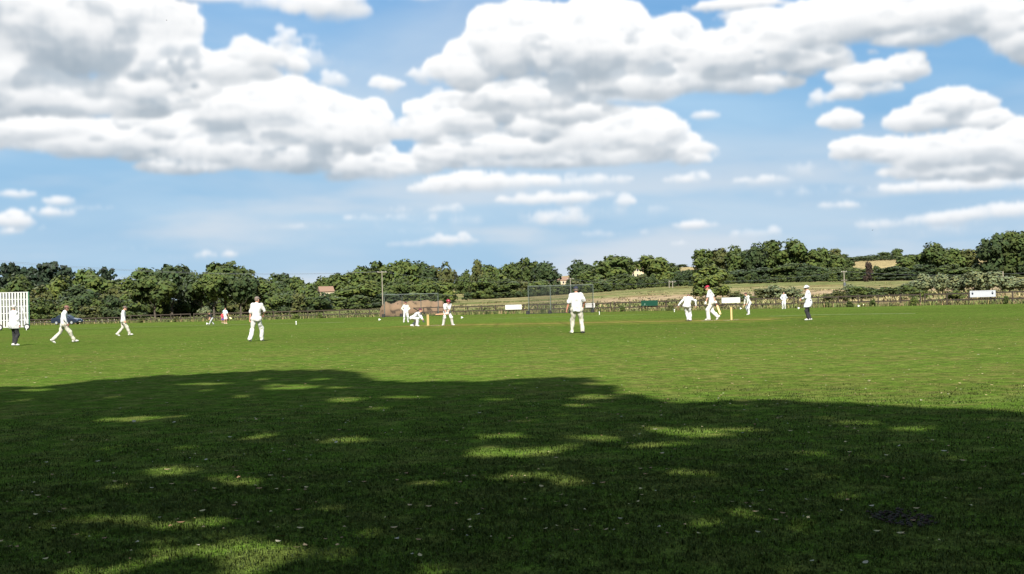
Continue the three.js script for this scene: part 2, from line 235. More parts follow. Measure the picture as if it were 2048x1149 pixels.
function landTint(x, z, d, a) {
  const px = CX + F * Math.tan(clamp(a, -1.2, 1.2)), n = fbm2(x * 0.02, z * 0.02 + 5, 4), m = fbm2(x * 0.09, z * 0.06, 3), st = fbm2(x * 0.012 + 31, z * 0.05, 4);
  const green = [0.17, 0.19, 0.07], straw = [0.34, 0.285, 0.15], sand = [0.46, 0.34, 0.22], rust = [0.20, 0.135, 0.06], gold = [0.42, 0.335, 0.17];
  let c = green.map((g, k) => lerp(g, straw[k], smooth(px > 1000 ? 0.34 : 0.42, 0.66, st) * (0.25 + 0.75 * smooth(700, 1000, px))));
  c = c.map((g, k) => lerp(g, rust[k], 0.7 * smooth(0.55, 0.75, m) * smooth(800, 1000, px)));
  const strip = smooth(1130, 1230, px) * smooth(205, 230, d) * (1 - smooth(300, 345, d + 50 * (n - 0.5))); c = c.map((g, k) => lerp(g, sand[k], 0.85 * strip * smooth(0.25, 0.5, m + 0.1)));
  const crop = smooth(600, 640, d) * smooth(560, 620, px) * (1 - smooth(1500, 1560, d)); c = c.map((g, k) => lerp(g, gold[k], 0.9 * crop));
  const l = 0.66 + 0.44 * n; return c.map((g) => g * l);
}
top('meadow', polar(landRadii, angles, (x, z, r) => (r < 100 ? -0.08 : landAt(x, z) - 0.06), landTint), new THREE.MeshPhysicalMaterial({ map: meadowMap, vertexColors: true, roughness: 1, specularIntensity: 0 }), 'rough meadow and stubble fields rising beyond the fence', 'meadow', null, 'structure');

// pitch and painted lines
function strip(points, width, y, jitter = 0, seed = 1, sub = 3) {
  const r = rng(seed), pos = [], uv = [], idx = [], fine = [];
  for (let i = 0; i + 1 < points.length; i++) for (let k = 0; k < sub; k++) fine.push(points[i].clone().lerp(points[i + 1], k / sub)); fine.push(points[points.length - 1]);
  fine.forEach((p, i) => { const t = fine[Math.min(i + 1, fine.length - 1)].clone().sub(fine[Math.max(0, i - 1)]).normalize(), s = V(-t.z, 0, t.x); for (const e of [-1, 1]) { const w = width / 2 * (1 + jitter * (r() - 0.5)); pos.push(p.x + s.x * w * e, y, p.z + s.z * w * e); uv.push(p.x + s.x * w * e, p.z + s.z * w * e); } });
  for (let i = 0; i + 1 < fine.length; i++) { const a = i * 2; idx.push(a, a + 1, a + 2, a + 1, a + 3, a + 2); }
  const g = new THREE.BufferGeometry(); g.setAttribute('position', new THREE.Float32BufferAttribute(pos, 3)); g.setAttribute('uv', new THREE.Float32BufferAttribute(uv, 2)); g.setIndex(idx); g.computeVertexNormals(); return g;
}
{
  const n = bowlerEnd.clone().sub(strikerEnd).normalize(), side = V(-n.z, 0, n.x);
  const pitchMap = noiseMap(256, (x, y) => { const l = 0.92 + 0.5 * (noise3(x / 16, y / 8, 2) - 0.5) + 0.3 * (noise3(x / 2, y / 2, 5) - 0.5), w = noise3(x / 32, y / 32, 15); return [lerp(0.47, 0.40, w) * l, lerp(0.415, 0.405, w) * l, lerp(0.25, 0.19, w) * l]; });
  pitchMap.repeat.set(0.25, 0.25);
  const a = strikerEnd.clone().addScaledVector(n, -2.2), b = bowlerEnd.clone().addScaledVector(n, 2.6);
  top('pitch', strip([a, a.clone().lerp(b, 0.25), a.clone().lerp(b, 0.5), a.clone().lerp(b, 0.75), b], 3.3, 0.008, 0.3, 4, 12), new THREE.MeshPhysicalMaterial({ map: pitchMap, roughness: 1, specularIntensity: 0 }), 'worn straw coloured pitch strip between the two wickets', 'pitch', null, 'structure');
  const usedMap = noiseMap(256, (x, y) => { const l = 0.9 + 0.4 * (noise3(x / 16, y / 8, 2) - 0.5) + 0.4 * (noise3(x / 2, y / 2, 5) - 0.5), w = noise3(x / 32, y / 32, 25); return [lerp(0.385, 0.32, w) * l, lerp(0.395, 0.385, w) * l, lerp(0.19, 0.145, w) * l]; }); usedMap.repeat.set(0.25, 0.25);
  for (const [off, l, wd] of [[-4.6, 'used mown strip on the far side of the worn pitch', 4.2], [4.4, 'used mown strip on the near side of the worn pitch', 5.2]]) { const c0 = a.clone().addScaledVector(side, off).addScaledVector(n, -1.5), c1 = b.clone().addScaledVector(side, off).addScaledVector(n, 1.5); top('used_strip', strip([c0, c0.clone().lerp(c1, 0.5), c1], wd, 0.004, 0.5, 9 + off, 30), new THREE.MeshPhysicalMaterial({ map: usedMap, roughness: 1, specularIntensity: 0 }), l, 'pitch', 'used strips beside the pitch', 'structure'); }
  const paint = mat(0.62, 0.62, 0.56, 0.9);
  for (const [c, s] of [[strikerEnd, 1], [bowlerEnd, -1]]) for (const off of [0.02, 1.22]) { const m = c.clone().addScaledVector(n, off * s); const h = off < 1 ? 1.32 : 1.6; top('crease_line', strip([m.clone().addScaledVector(side, -h), m.clone().addScaledVector(side, h)], 0.06, 0.012), paint, 'white painted crease line across the pitch', 'line', 'painted crease lines', 'structure'); }
  const faded = mat(0.22, 0.235, 0.13, 1);
  const line = (pts, w) => top('boundary_line', strip(pts.map(([x, y]) => onLawn(x, y)), w, 0.006, 0.9, 3, 8), faded, 'faded white boundary line on the grass', 'line', 'boundary lines', 'structure');
  line([[70, 660.5], [150, 658], [240, 655.5], [400, 651.5], [560, 648], [690, 645]], 0.5);
  line([[985, 638.2], [1060, 635.5], [1130, 633.8], [1300, 629.5]], 0.35);
  line([[1540, 633.2], [1640, 629.8], [1720, 628.8], [1830, 627.5]], 0.4);
}

// ---------------------------------------------------------------- grass that stands up
function tuftGeo(seed, blades, h, spread, wide, bendy = 0.5) {
  const r = rng(seed), pos = [], nor = [], idx = [], col = [];
  for (let i = 0; i < blades; i++) {
    const a = r() * 6.283, q = Math.sqrt(r()) * spread, x = Math.cos(a) * q, z = Math.sin(a) * q, t = r() * 6.283, hh = h * (0.45 + 0.75 * r()), b = bendy * hh * (0.3 + r()), w = wide * (0.6 + 0.8 * r()), dx = Math.cos(t), dz = Math.sin(t), f = r() * 6.283, fx = Math.cos(f) * w, fz = Math.sin(f) * w, k = pos.length / 3;
    pos.push(x - fx, -0.004, z - fz, x + fx, -0.004, z + fz, x + dx * b * 0.35 - fx * 0.75, hh * 0.6, z + dz * b * 0.35 - fz * 0.75, x + dx * b * 0.35 + fx * 0.75, hh * 0.6, z + dz * b * 0.35 + fz * 0.75, x + dx * b, hh, z + dz * b);
    const nn = V(-fz + 0.2 * dx, w * 1.4, fx).normalize(); for (let j = 0; j < 5; j++) nor.push(nn.x, nn.y, nn.z);
    const c = 0.75 + 0.5 * r(), yl = r() < 0.15 ? 1.5 : 1; for (let j = 0; j < 5; j++) col.push(c * yl, c, c * (yl > 1 ? 1.4 : 1));
    idx.push(k, k + 1, k + 2, k + 1, k + 3, k + 2, k + 2, k + 3, k + 4);
  }
  const g = new THREE.BufferGeometry(); g.setAttribute('position', new THREE.Float32BufferAttribute(pos, 3)); g.setAttribute('normal', new THREE.Float32BufferAttribute(nor, 3)); g.setAttribute('color', new THREE.Float32BufferAttribute(col, 3)); g.setIndex(idx); return g;
}
function scatter(name, geo, m, spots, label, category, group) {
  const o = new THREE.InstancedMesh(geo, m, spots.length), q = new THREE.Quaternion(), M = new THREE.Matrix4(), c = new THREE.Color();
  spots.forEach(([x, y, z, turn, s, sy, rgb], i) => { M.compose(V(x, y, z), q.setFromAxisAngle(V(0, 1, 0), turn), V(s, sy, s)); o.setMatrixAt(i, M); o.setColorAt(i, c.setRGB(...rgb)); });
  o.name = numbered(name); o.castShadow = o.receiveShadow = true; tag(o, label, category, group, 'stuff'); scene.add(o); return o;
}
const bladeMat = new THREE.MeshPhysicalMaterial({ color: new THREE.Color().setRGB(0.105, 0.148, 0.032), vertexColors: true, roughness: 0.8, specularIntensity: 0.12, transmission: 0.25, thickness: 0, side: THREE.DoubleSide });
{
  const r = rng(31);
  for (const [d0, d1, per, h, spread, wide, n] of [[4.3, 9, 380, 0.015, 0.07, 0.0018, 22], [9, 17, 110, 0.016, 0.11, 0.003, 22]]) {
    const spots = [], area = 0.5 * (d1 * d1 - d0 * d0) * 2 * 25.5 * R;
    for (let i = 0; i < area * per; i++) {
      const d = Math.sqrt(lerp(d0 * d0, d1 * d1, r())); if (d > 8 && r() < (d - 8) / 9) continue; const a = (r() * 2 - 1) * 25.5 * R, x = d * Math.sin(a), z = -d * Math.cos(a), t = lawnTint(x, z), s = 0.75 + 0.6 * r();
      spots.push([x, 0, z, r() * 6.283, s, s * (0.7 + 0.6 * fbm2(x * 1.3, z * 1.3, 2)), t]);
    }
    scatter('grass', tuftGeo(5 + n + d0, n, h, spread, wide), bladeMat, spots, d0 < 8 ? 'short mown grass blades in the shade of the trees' : d0 < 16 ? 'mown grass blades across the shaded middle of the lawn' : 'mown grass blades at the edge of the tree shade', 'grass');
  }
  const rough = [], straw = [], len = 0;
  for (let px = -160; px < 2250; px += 1.1) {
    const fd = fenceAt(px), left = px < 240;
    for (let k = 0; k < 2; k++) { const p = out(px + r() * 1.1, fd - 0.15 + 1.3 * r() * r() * (k ? 1 : 0.6) - 0.25), v = fbm2(px * 0.02, 3.3, 3), s = 0.5 + 0.8 * r(); if (v + 0.5 * (r() - 0.5) < 0.42) continue; rough.push([p.x, 0, p.z, r() * 6.283, s, s * (0.35 + 1.1 * v) * (left ? 0.8 : 1), r() < 0.2 ? [1.4, 1.2, 1.2] : [0.85 + 0.35 * r(), 1.0 + 0.3 * r(), 0.8]]); }
  }
  scatter('tall_grass', tuftGeo(91, 20, 0.42, 0.32, 0.016, 0.5), new THREE.MeshStandardMaterial({ color: new THREE.Color().setRGB(0.16, 0.18, 0.072), vertexColors: true, roughness: 0.95, side: THREE.DoubleSide }), rough, 'tall unmown grass and weeds along the foot of the fence', 'grass');
  for (let i = 0; i < 2600; i++) { const px = lerp(-150, 2250, r()), fd = fenceAt(px), d = lerp(fd + 1.5, 480, r() * r()), p = out(px, d), s = 0.6 + 0.9 * r(); if (px > 1130 && d > 215 && d < 290 && r() < 0.75) continue; straw.push([p.x, landAt(p.x, p.z) - 0.1, p.z, r() * 6.283, s * 1.5, s, r() < (px < 800 ? 0.12 : 0.4) ? [1.6, 1.3, 1.4] : [0.75, 0.88, 0.65]]); }
  scatter('meadow_grass', tuftGeo(92, 20, 0.34, 0.7, 0.03, 0.6), new THREE.MeshStandardMaterial({ color: new THREE.Color().setRGB(0.17, 0.175, 0.075), vertexColors: true, roughness: 0.95, side: THREE.DoubleSide }), straw, 'straw and green tussocks of the rough meadow behind the fence', 'grass');
}

// ---------------------------------------------------------------- trees
function leafCloud(pts, seed, leafColor = 1) {                  // pts: [x, y, z, nx, ny, nz, size, tone]
  const r = rng(seed), n = pts.length, pos = new Float32Array(n * 12), nor = new Float32Array(n * 12), col = new Float32Array(n * 12), idx = new Uint32Array(n * 6), N = V(), U = V(), W = V();
  pts.forEach(([x, y, z, nx, ny, nz, s, tone], i) => {
    N.set(nx + (r() - 0.5) * 1.4, ny + (r() - 0.5) * 1.4, nz + (r() - 0.5) * 1.4).normalize(); U.set(r() - 0.5, r() - 0.5, r() - 0.5).cross(N).normalize(); W.crossVectors(N, U);
    const yellow = r(), leafTone = tone * (0.86 + 0.28 * r());
    for (let k = 0; k < 4; k++) {
      const a = (k + 0.5 * (r() - 0.5)) * Math.PI / 2, l = s * (0.45 + 0.5 * r()), cu = Math.cos(a) * l, cw = Math.sin(a) * l, o = i * 12 + k * 3, up = (r() - 0.5) * s * 0.3;
      pos[o] = x + U.x * cu + W.x * cw + N.x * up; pos[o + 1] = y + U.y * cu + W.y * cw + N.y * up; pos[o + 2] = z + U.z * cu + W.z * cw + N.z * up;
      const mx = N.x * 0.4 + nx * 0.75, my = N.y * 0.4 + ny * 0.75, mz = N.z * 0.4 + nz * 0.75, ml = Math.hypot(mx, my, mz) || 1; nor[o] = mx / ml; nor[o + 1] = my / ml; nor[o + 2] = mz / ml;
      col[o] = leafTone * (0.88 + 0.3 * yellow) * leafColor; col[o + 1] = leafTone * leafColor; col[o + 2] = leafTone * (1.05 - 0.25 * yellow) * leafColor;
    }
    const b = i * 4; idx.set([b, b + 1, b + 2, b, b + 2, b + 3], i * 6);
  });
  const g = new THREE.BufferGeometry(); g.setAttribute('position', new THREE.BufferAttribute(pos, 3)); g.setAttribute('normal', new THREE.BufferAttribute(nor, 3)); g.setAttribute('color', new THREE.BufferAttribute(col, 3)); g.setIndex(new THREE.BufferAttribute(idx, 1)); return g;
}
function ball(r) { const z = r() * 2 - 1, a = r() * 6.283, q = Math.sqrt(1 - z * z); return [q * Math.cos(a), z, q * Math.sin(a)]; }
// A crown one unit high standing on y = 0, one unit wide; form: round, open, tall, bush, conifer, willow
function crownGeo(seed, form, n) {
  const r = rng(seed), lobes = [], pts = [];
  if (form === 'conifer') {
    for (let k = 0; k < 40; k++) { const y = 0.2 + 0.78 * k / 40, w = (0.5 * Math.pow(1 - y, 0.55) + 0.03) * (0.55 + 0.75 * r()), a = k * 2.4 + r(); for (const s of [0.3, 0.65, 0.95]) lobes.push([Math.cos(a) * w * s, y + 0.07 * s * s - 0.02 + 0.03 * r(), Math.sin(a) * w * s, 0.10 * (1.2 - y) + 0.02, 0.022, 0.7 + 0.5 * r()]); }
  } else {
    const count = { round: 30, open: 26, tall: 20, bush: 18, willow: 24, lift: 28 }[form];
    for (let k = 0; k < count; k++) {
      const [x, y, z] = ball(r), q = Math.pow(r(), 0.35), w = form === 'tall' ? 0.9 : 1, lo = form === 'round' || form === 'open' ? 0.56 : 0.5;
      if (form === 'lift') { lobes.push([x * q * 0.37, 0.63 + y * q * 0.29, z * q * 0.37, 0.12 + 0.07 * r(), 0.11 + 0.04 * r(), 0.86 + 0.28 * r()]); continue; }
      const rad = (form === 'open' ? 0.10 : 0.125) + 0.075 * r(); let yy = lo + y * q * 0.36; const belly = yy < 0.35 ? 0.9 : 1;
      lobes.push([x * q * 0.34 * w * belly, yy, z * q * 0.34 * w * belly, rad, rad * (form === 'willow' ? 1.2 : 0.85), 0.86 + 0.28 * r()]);
    }
    if (form === 'round' || form === 'bush' || form === 'open') for (let k = 0; k < 9; k++) { const a = r() * 6.283; lobes.push([Math.cos(a) * 0.33, 0.12 + 0.14 * r(), Math.sin(a) * 0.33, 0.13 + 0.05 * r(), 0.13, 0.7 + 0.4 * r()]); }
  }
  const per = Math.ceil(n / lobes.length), size = form === 'conifer' ? 0.05 : form === 'bush' || form === 'willow' ? 0.07 : 0.058;
  for (const [x, y, z, a, b, tone] of lobes) for (let i = 0; i < per; i++) {
    const d = ball(r); if (d[1] < -0.35 && r() < 0.6) d[1] *= -1;
    const ragged = 0.5 + 0.64 * Math.pow(r(), 0.65) + (r() < 0.08 ? 0.22 : 0);
    const yy = y + d[1] * b * ragged; if (yy < 0.02) continue;
    pts.push([x + d[0] * a * ragged, yy, z + d[2] * a * ragged, d[0], d[1] + 0.25, d[2], size * (0.6 + 0.8 * r()), tone]);
  }
  return leafCloud(pts, seed + 1);
}
function trunkGeo(seed, h, r0, limbs) {                         // tapered, slightly crooked trunk with limbs that rise into the crown
  const r = rng(seed), pieces = []; let p = V(0, -0.03 * h, 0), rad = r0; const at = [];
  for (let k = 0; k < 5; k++) { const q = V((r() - 0.5) * 0.06 * h, h * (k + 1) / 5, (r() - 0.5) * 0.06 * h); pieces.push(bar(p, q, rad, rad * 0.8, 8)); at.push([q.clone(), rad * 0.8]); p = q; rad *= 0.8; }
  for (let k = 0; k < limbs; k++) { const [b, br] = at[1 + (k % 4)], a = k * 2.4 + r(), l = h * (0.35 + 0.3 * r()), m = b.clone().add(V(Math.cos(a) * l * 0.55, l * 0.35, Math.sin(a) * l * 0.55)), e = m.clone().add(V(Math.cos(a + 0.4) * l * 0.4, l * 0.4, Math.sin(a + 0.4) * l * 0.4)); pieces.push(bar(b, m, br * 0.6, br * 0.4, 6), bar(m, e, br * 0.4, br * 0.15, 6)); }
  return mergeGeometries(pieces);
}
const leafMat = (r, g, b) => new THREE.MeshPhysicalMaterial({ color: new THREE.Color().setRGB(r * 0.88, g * 0.88, b * 0.88), vertexColors: true, roughness: 0.8, specularIntensity: 0.35, transmission: 0.3, thickness: 0, side: THREE.DoubleSide });
const greens = { oak: leafMat(0.062, 0.092, 0.020), mid: leafMat(0.078, 0.112, 0.024), lime: leafMat(0.10, 0.135, 0.028), dark: leafMat(0.040, 0.066, 0.020), pine: leafMat(0.026, 0.046, 0.022), willow: leafMat(0.17, 0.20, 0.10), olive: leafMat(0.085, 0.098, 0.028), thorn: leafMat(0.062, 0.092, 0.022), bronze: leafMat(0.045, 0.03, 0.022) };
const bark = mat(0.075, 0.06, 0.045, 0.95), crowns = {}, trunks = [1, 2, 3].map((s) => trunkGeo(400 + s, 0.55, 0.03, 9));
for (const [form, count, n] of [['round', 6, 3500], ['lift', 4, 3500], ['open', 4, 2200], ['tall', 3, 1500], ['bush', 4, 1400], ['willow', 3, 1600], ['conifer', 3, 1900]]) crowns[form] = Array.from({ length: count }, (_, i) => crownGeo(1000 + 37 * i + form.length * 501, form, n));
const treeRng = rng(99);
function tree(name, form, tint, px, topY, widePx, d, label, category = 'tree', group, low = 0) {
  const p = out(px, d), base = landAt(p.x, p.z) - low, h = heightOf(px, topY, d) - base, w = widePx * d / F; p.y = base - 0.05;
  const g = thing(name, label, category, p, treeRng() * 6.283, group), k = Math.floor(treeRng() * 100);
  const t = part('trunk', trunks[k % 3], bark, g); t.scale.set(Math.min(w, h), h, Math.min(w, h));
  const c = part('crown', crowns[form][k % crowns[form].length], greens[tint], g); c.scale.set(w, h, w);
  return g;
}
const LOOK = (f, c) => ({ round: 'broad round-crowned ', lift: 'high-crowned ', open: 'loose open-crowned ', tall: 'slender ', bush: 'low bushy ' })[f] + ({ oak: 'deep green', mid: 'mid green', lime: 'bright green', dark: 'dark green', olive: 'olive green', thorn: 'plain green' })[c] + ' tree';
const WOOD = 'broad green tree in the wood beyond the fence behind the sight screen', WG = 'trees of the wood beyond the fence';
const HILL = 'broad green tree on the slope above the rough meadow', HG = 'trees on the slope above the meadow';
// dark conifers behind the sight screen and the car
for (const [px, ty, w, d] of [[18, 531, 96, 395], [58, 540, 90, 405], [84, 532, 84, 392], [104, 528, 92, 386], [132, 535, 88, 400], [214, 539, 70, 395], [-30, 533, 90, 395], [186, 546, 70, 410], [38, 536, 80, 388]]) tree('conifer', 'conifer', 'pine', px, ty, w, d, 'dark conifer poking out above the wood beyond the parked car', 'tree', 'dark conifers in the wood');
// broadleaved wood, left of the practice nets
for (const [px, ty, w, d, f, c] of [
  [40, 552, 90, 372, 'round', 'oak'], [-40, 548, 90, 372, 'round', 'oak'], [170, 534, 84, 385, 'round', 'mid'], [120, 556, 84, 368, 'round', 'lime'], [195, 556, 96, 365, 'round', 'mid'], [75, 562, 80, 352, 'bush', 'olive'], [155, 574, 84, 350, 'round', 'dark'], [232, 570, 74, 352, 'open', 'olive'],
  [292, 536, 96, 385, 'open', 'oak'], [345, 532, 96, 378, 'lift', 'dark'], [310, 552, 96, 362, 'lift', 'oak'], [378, 534, 74, 390, 'open', 'mid'], [255, 558, 70, 362, 'round', 'mid'], [405, 548, 84, 366, 'lift', 'dark'],
  [450, 527, 108, 364, 'lift', 'oak'], [428, 545, 84, 356, 'lift', 'mid'], [482, 548, 76, 356, 'lift', 'dark'], [504, 538, 70, 392, 'open', 'olive'], [545, 540, 72, 384, 'open', 'oak'], [520, 558, 84, 360, 'lift', 'mid'], [570, 548, 78, 380, 'lift', 'dark'], [603, 555, 70, 370, 'round', 'mid'], [560, 574, 74, 352, 'round', 'oak'], [620, 577, 66, 356, 'bush', 'oak'],
]) tree('wood_tree', f, c, px, ty, w, d, LOOK(f, c) + ' in the wood beyond the low fence', 'tree', WG);
const MOUND = 'green tree in the rounded clump behind the practice nets', MG = 'trees in the clump behind the practice nets';
for (const [px, ty, w, d, f, c] of [
  [648, 556, 60, 470, 'round', 'mid'], [676, 550, 70, 472, 'round', 'oak'], [705, 545, 76, 470, 'round', 'mid'], [735, 533, 84, 468, 'round', 'mid'], [768, 524, 84, 466, 'round', 'oak'], [805, 517, 86, 464, 'round', 'mid'], [845, 527, 70, 466, 'round', 'dark'], [872, 526, 60, 470, 'open', 'olive'],
  [690, 574, 76, 430, 'round', 'mid'], [742, 562, 84, 425, 'round', 'lime'], [795, 556, 84, 422, 'round', 'oak'], [845, 558, 76, 424, 'round', 'mid'], [884, 560, 64, 428, 'round', 'lime'], [718, 588, 76, 405, 'bush', 'oak'], [775, 584, 76, 402, 'bush', 'dark'], [830, 584, 76, 402, 'bush', 'mid'], [880, 586, 60, 405, 'bush', 'oak'], [668, 592, 70, 405, 'bush', 'mid'],
]) tree('clump_tree', f, c, px, ty, w, d, LOOK(f, c) + ' in the rounded clump behind the earth heap', 'tree', MG);
tree('slender_tree', 'tall', 'olive', 898, 513, 50, 452, 'tall slender tree with thin crown rising beside the rounded clump');
tree('slender_tree', 'open', 'olive', 956, 519, 40, 520, 'tall slender thin-crowned tree standing beyond the gap to the stubble field');
tree('round_tree', 'round', 'thorn', 928, 542, 44, 640, 'small dark round tree standing above the patch of golden stubble', 'tree', null, 4);
for (const [px, ty, w, d, f, c] of [
  [985, 530, 80, 535, 'round', 'mid'], [970, 552, 64, 505, 'round', 'mid'], [1022, 532, 60, 545, 'round', 'oak'], [1008, 560, 70, 510, 'round', 'oak'], [1028, 521, 40, 600, 'open', 'thorn'], [1058, 517, 62, 590, 'round', 'thorn'], [1040, 556, 70, 525, 'bush', 'olive'], [1092, 526, 72, 560, 'round', 'dark'], [1078, 556, 70, 520, 'bush', 'mid'], [1120, 566, 64, 515, 'bush', 'oak'],
  [1162, 520, 62, 590, 'round', 'dark'], [1150, 560, 60, 525, 'bush', 'olive'], [1178, 540, 64, 545, 'round', 'mid'], [1222, 506, 96, 560, 'round', 'mid'], [1200, 560, 70, 520, 'round', 'mid'], [1256, 509, 42, 580, 'tall', 'oak'], [1246, 550, 70, 525, 'round', 'oak'], [1282, 548, 52, 530, 'bush', 'olive'], [1316, 507, 88, 555, 'round', 'lime'], [1340, 532, 56, 560, 'round', 'mid'], [1302, 552, 62, 525, 'bush', 'mid'], [1345, 556, 70, 525, 'bush', 'oak'], [1372, 540, 60, 545, 'round', 'dark'],
  [1405, 498, 66, 560, 'open', 'mid'], [1440, 493, 70, 565, 'open', 'olive'], [1400, 545, 76, 528, 'round', 'dark'], [1478, 492, 66, 560, 'round', 'oak'], [1512, 488, 64, 556, 'round', 'dark'], [1546, 484, 66, 560, 'round', 'oak'], [1590, 481, 80, 558, 'round', 'mid'], [1632, 492, 66, 560, 'round', 'mid'], [1470, 540, 70, 525, 'round', 'dark'], [1520, 536, 80, 522, 'round', 'dark'], [1572, 528, 84, 520, 'round', 'oak'], [1622, 528, 80, 520, 'round', 'dark'], [1665, 502, 60, 565, 'round', 'mid'], [1676, 497, 40, 590, 'open', 'olive'], [1668, 535, 70, 520, 'round', 'oak'], [1706, 536, 70, 515, 'round', 'mid'],
  [1745, 540, 66, 505, 'bush', 'oak'], [1700, 512, 30, 600, 'bush', 'thorn'], [1790, 534, 70, 500, 'round', 'dark'], [1830, 508, 70, 520, 'round', 'mid'], [1872, 488, 74, 515, 'round', 'oak'], [1850, 530, 70, 490, 'round', 'dark'], [1912, 494, 66, 518, 'round', 'mid'], [1900, 530, 74, 490, 'round', 'oak'], [1944, 498, 60, 518, 'open', 'olive'], [1945, 532, 60, 490, 'bush', 'mid'], [1990, 468, 76, 505, 'round', 'dark'], [2034, 466, 76, 505, 'round', 'oak'], [2075, 470, 80, 505, 'round', 'dark'],
]) tree('slope_tree', f, c, px, ty, w, d, LOOK(f, c) + ' on the slope above the rough meadow', 'tree', HG);
tree('bronze_tree', 'bush', 'bronze', 1738, 522, 20, 480, 'small dark bronze-leaved tree below the golden field on the hill');
for (const [px, ty, w] of [[1715, 511, 36], [1742, 508, 44], [1770, 504, 40], [1765, 510, 50], [1800, 508, 44], [1365, 528, 30], [1345, 526, 30], [1276, 520, 26], [640, 562, 30], [1715, 514, 40], [1690, 508, 36]]) tree('ridge_tree', 'bush', 'thorn', px, ty, w, 985, 'small far tree along the hedge on the skyline ridge', 'tree', 'far trees on the ridge');
tree('ridge_oak', 'round', 'thorn', 1799, 496, 26, 960, 'lone round tree standing proud of the ridge hedge on the skyline', 'tree', null, 2);
tree('meadow_tree', 'round', 'lime', 1422, 532, 80, 235, 'bushy round tree standing alone in the meadow just behind the fence');
// bushes behind the fence
for (const [px, ty, w, d] of [[1852, 545, 58, 176], [1886, 546, 44, 172], [1915, 552, 46, 168], [1950, 543, 62, 166], [1985, 543, 60, 165], [2020, 552, 50, 168], [2052, 556, 60, 168], [1826, 560, 46, 182]]) tree('willow_bush', 'willow', 'willow', px, ty, w, d, 'silvery grey-green willow bush behind the fence near the white board with two crests', 'bush', 'silvery willow bushes behind the fence');
for (const [px, ty, w, d, c] of [[1680, 578, 44, 152, 'olive'], [1712, 571, 56, 156, 'mid'], [1745, 572, 60, 158, 'oak'], [1780, 572, 60, 160, 'oak'], [1810, 566, 50, 164, 'mid'], [1838, 576, 40, 150, 'lime'], [1910, 577, 40, 142, 'lime'], [1700, 566, 40, 175, 'willow'], [1660, 585, 30, 150, 'olive']]) tree('bramble_bush', 'bush', c, px, ty, w, d, 'low green bramble bush behind the fence around the transformer pole', 'bush', 'bramble bushes behind the fence');
for (const [px, ty, w, d, c] of [[1550, 568, 56, 178, 'willow'], [1585, 571, 50, 180, 'willow'], [1520, 576, 46, 178, 'olive'], [1470, 582, 40, 172, 'olive'], [1490, 585, 40, 165, 'mid']]) tree('shrub', 'bush', c, px, ty, w, d, 'pale green shrub behind the fence near the white board with two lines of print', 'bush', 'shrubs behind the fence by the printed board');
tree('round_shrub', 'bush', 'willow', 410, 610, 34, 205, 'pale rounded shrub behind the fence by the children', 'bush');
{ const r = rng(12); for (let i = 0; i < 46; i++) { const px = lerp(-30, 640, i / 45) + 10 * (r() - 0.5); tree('understorey_bush', 'bush', ['oak', 'dark', 'olive', 'mid'][i % 4], px, 603 - 0.02 * px - 14 * r(), 44 + 20 * r(), (px > 275 && px < 545 ? 396 : 338) + 6 * r(), LOOK('bush', ['oak', 'dark', 'olive', 'mid'][i % 4]).replace('tree', 'bush') + ' in the undergrowth along the edge of the wood', 'bush', 'undergrowth bushes at the edge of the wood'); }
  for (let i = 0; i < 92; i++) { const px = lerp(940, 2060, i / 91) + 12 * (r() - 0.5); tree('hedge_bush', 'bush', ['dark', 'oak', 'dark', 'mid'][i % 4], px, table([940, 1300, 1650, 2060], [585, 562, 548, 545], px) - 22 * r() * r() + 2, 17 + 11 * r(), 496 + 22 * r(), ({ dark: 'dark green', oak: 'deep green', mid: 'mid green' })[['dark', 'oak', 'dark', 'mid'][i % 4]] + ' hedge bush along the top of the meadow under the trees', 'bush', 'hedge bushes at the top of the meadow'); }
  for (let i = 0; i < 12; i++) { const px = lerp(1700, 2060, i / 11); tree('far_hedge_bush', 'bush', 'thorn', px, 515 - 0.03 * (px - 1700) - 3 * r(), 40, 900, 'far hedge bush below the skyline along the golden field', 'bush', 'far hedge bushes by the golden field'); }
  for (const [px, w, h] of [[285, 20, 0.7], [352, 14, 0.6], [590, 18, 0.7], [640, 16, 0.7], [1245, 14, 0.6], [1340, 16, 0.6], [1700, 22, 0.7], [1745, 16, 0.8], [1830, 20, 0.8], [1655, 14, 0.6], [2012, 16, 0.7], [1085, 10, 0.5]]) { const d = fenceAt(px) - 0.4, p = out(px, d); const g = thing('weed_clump', 'leafy weed clump growing against the foot of the fence', 'weeds', p, r() * 6, 'weed clumps along the fence'); const c = part('leaves', crowns.bush[Math.floor(r() * 4)], greens[['mid', 'olive', 'lime'][Math.floor(r() * 3)]], g); c.scale.set(w * d / F * 1.1, h * 1.2, 0.6); }
}
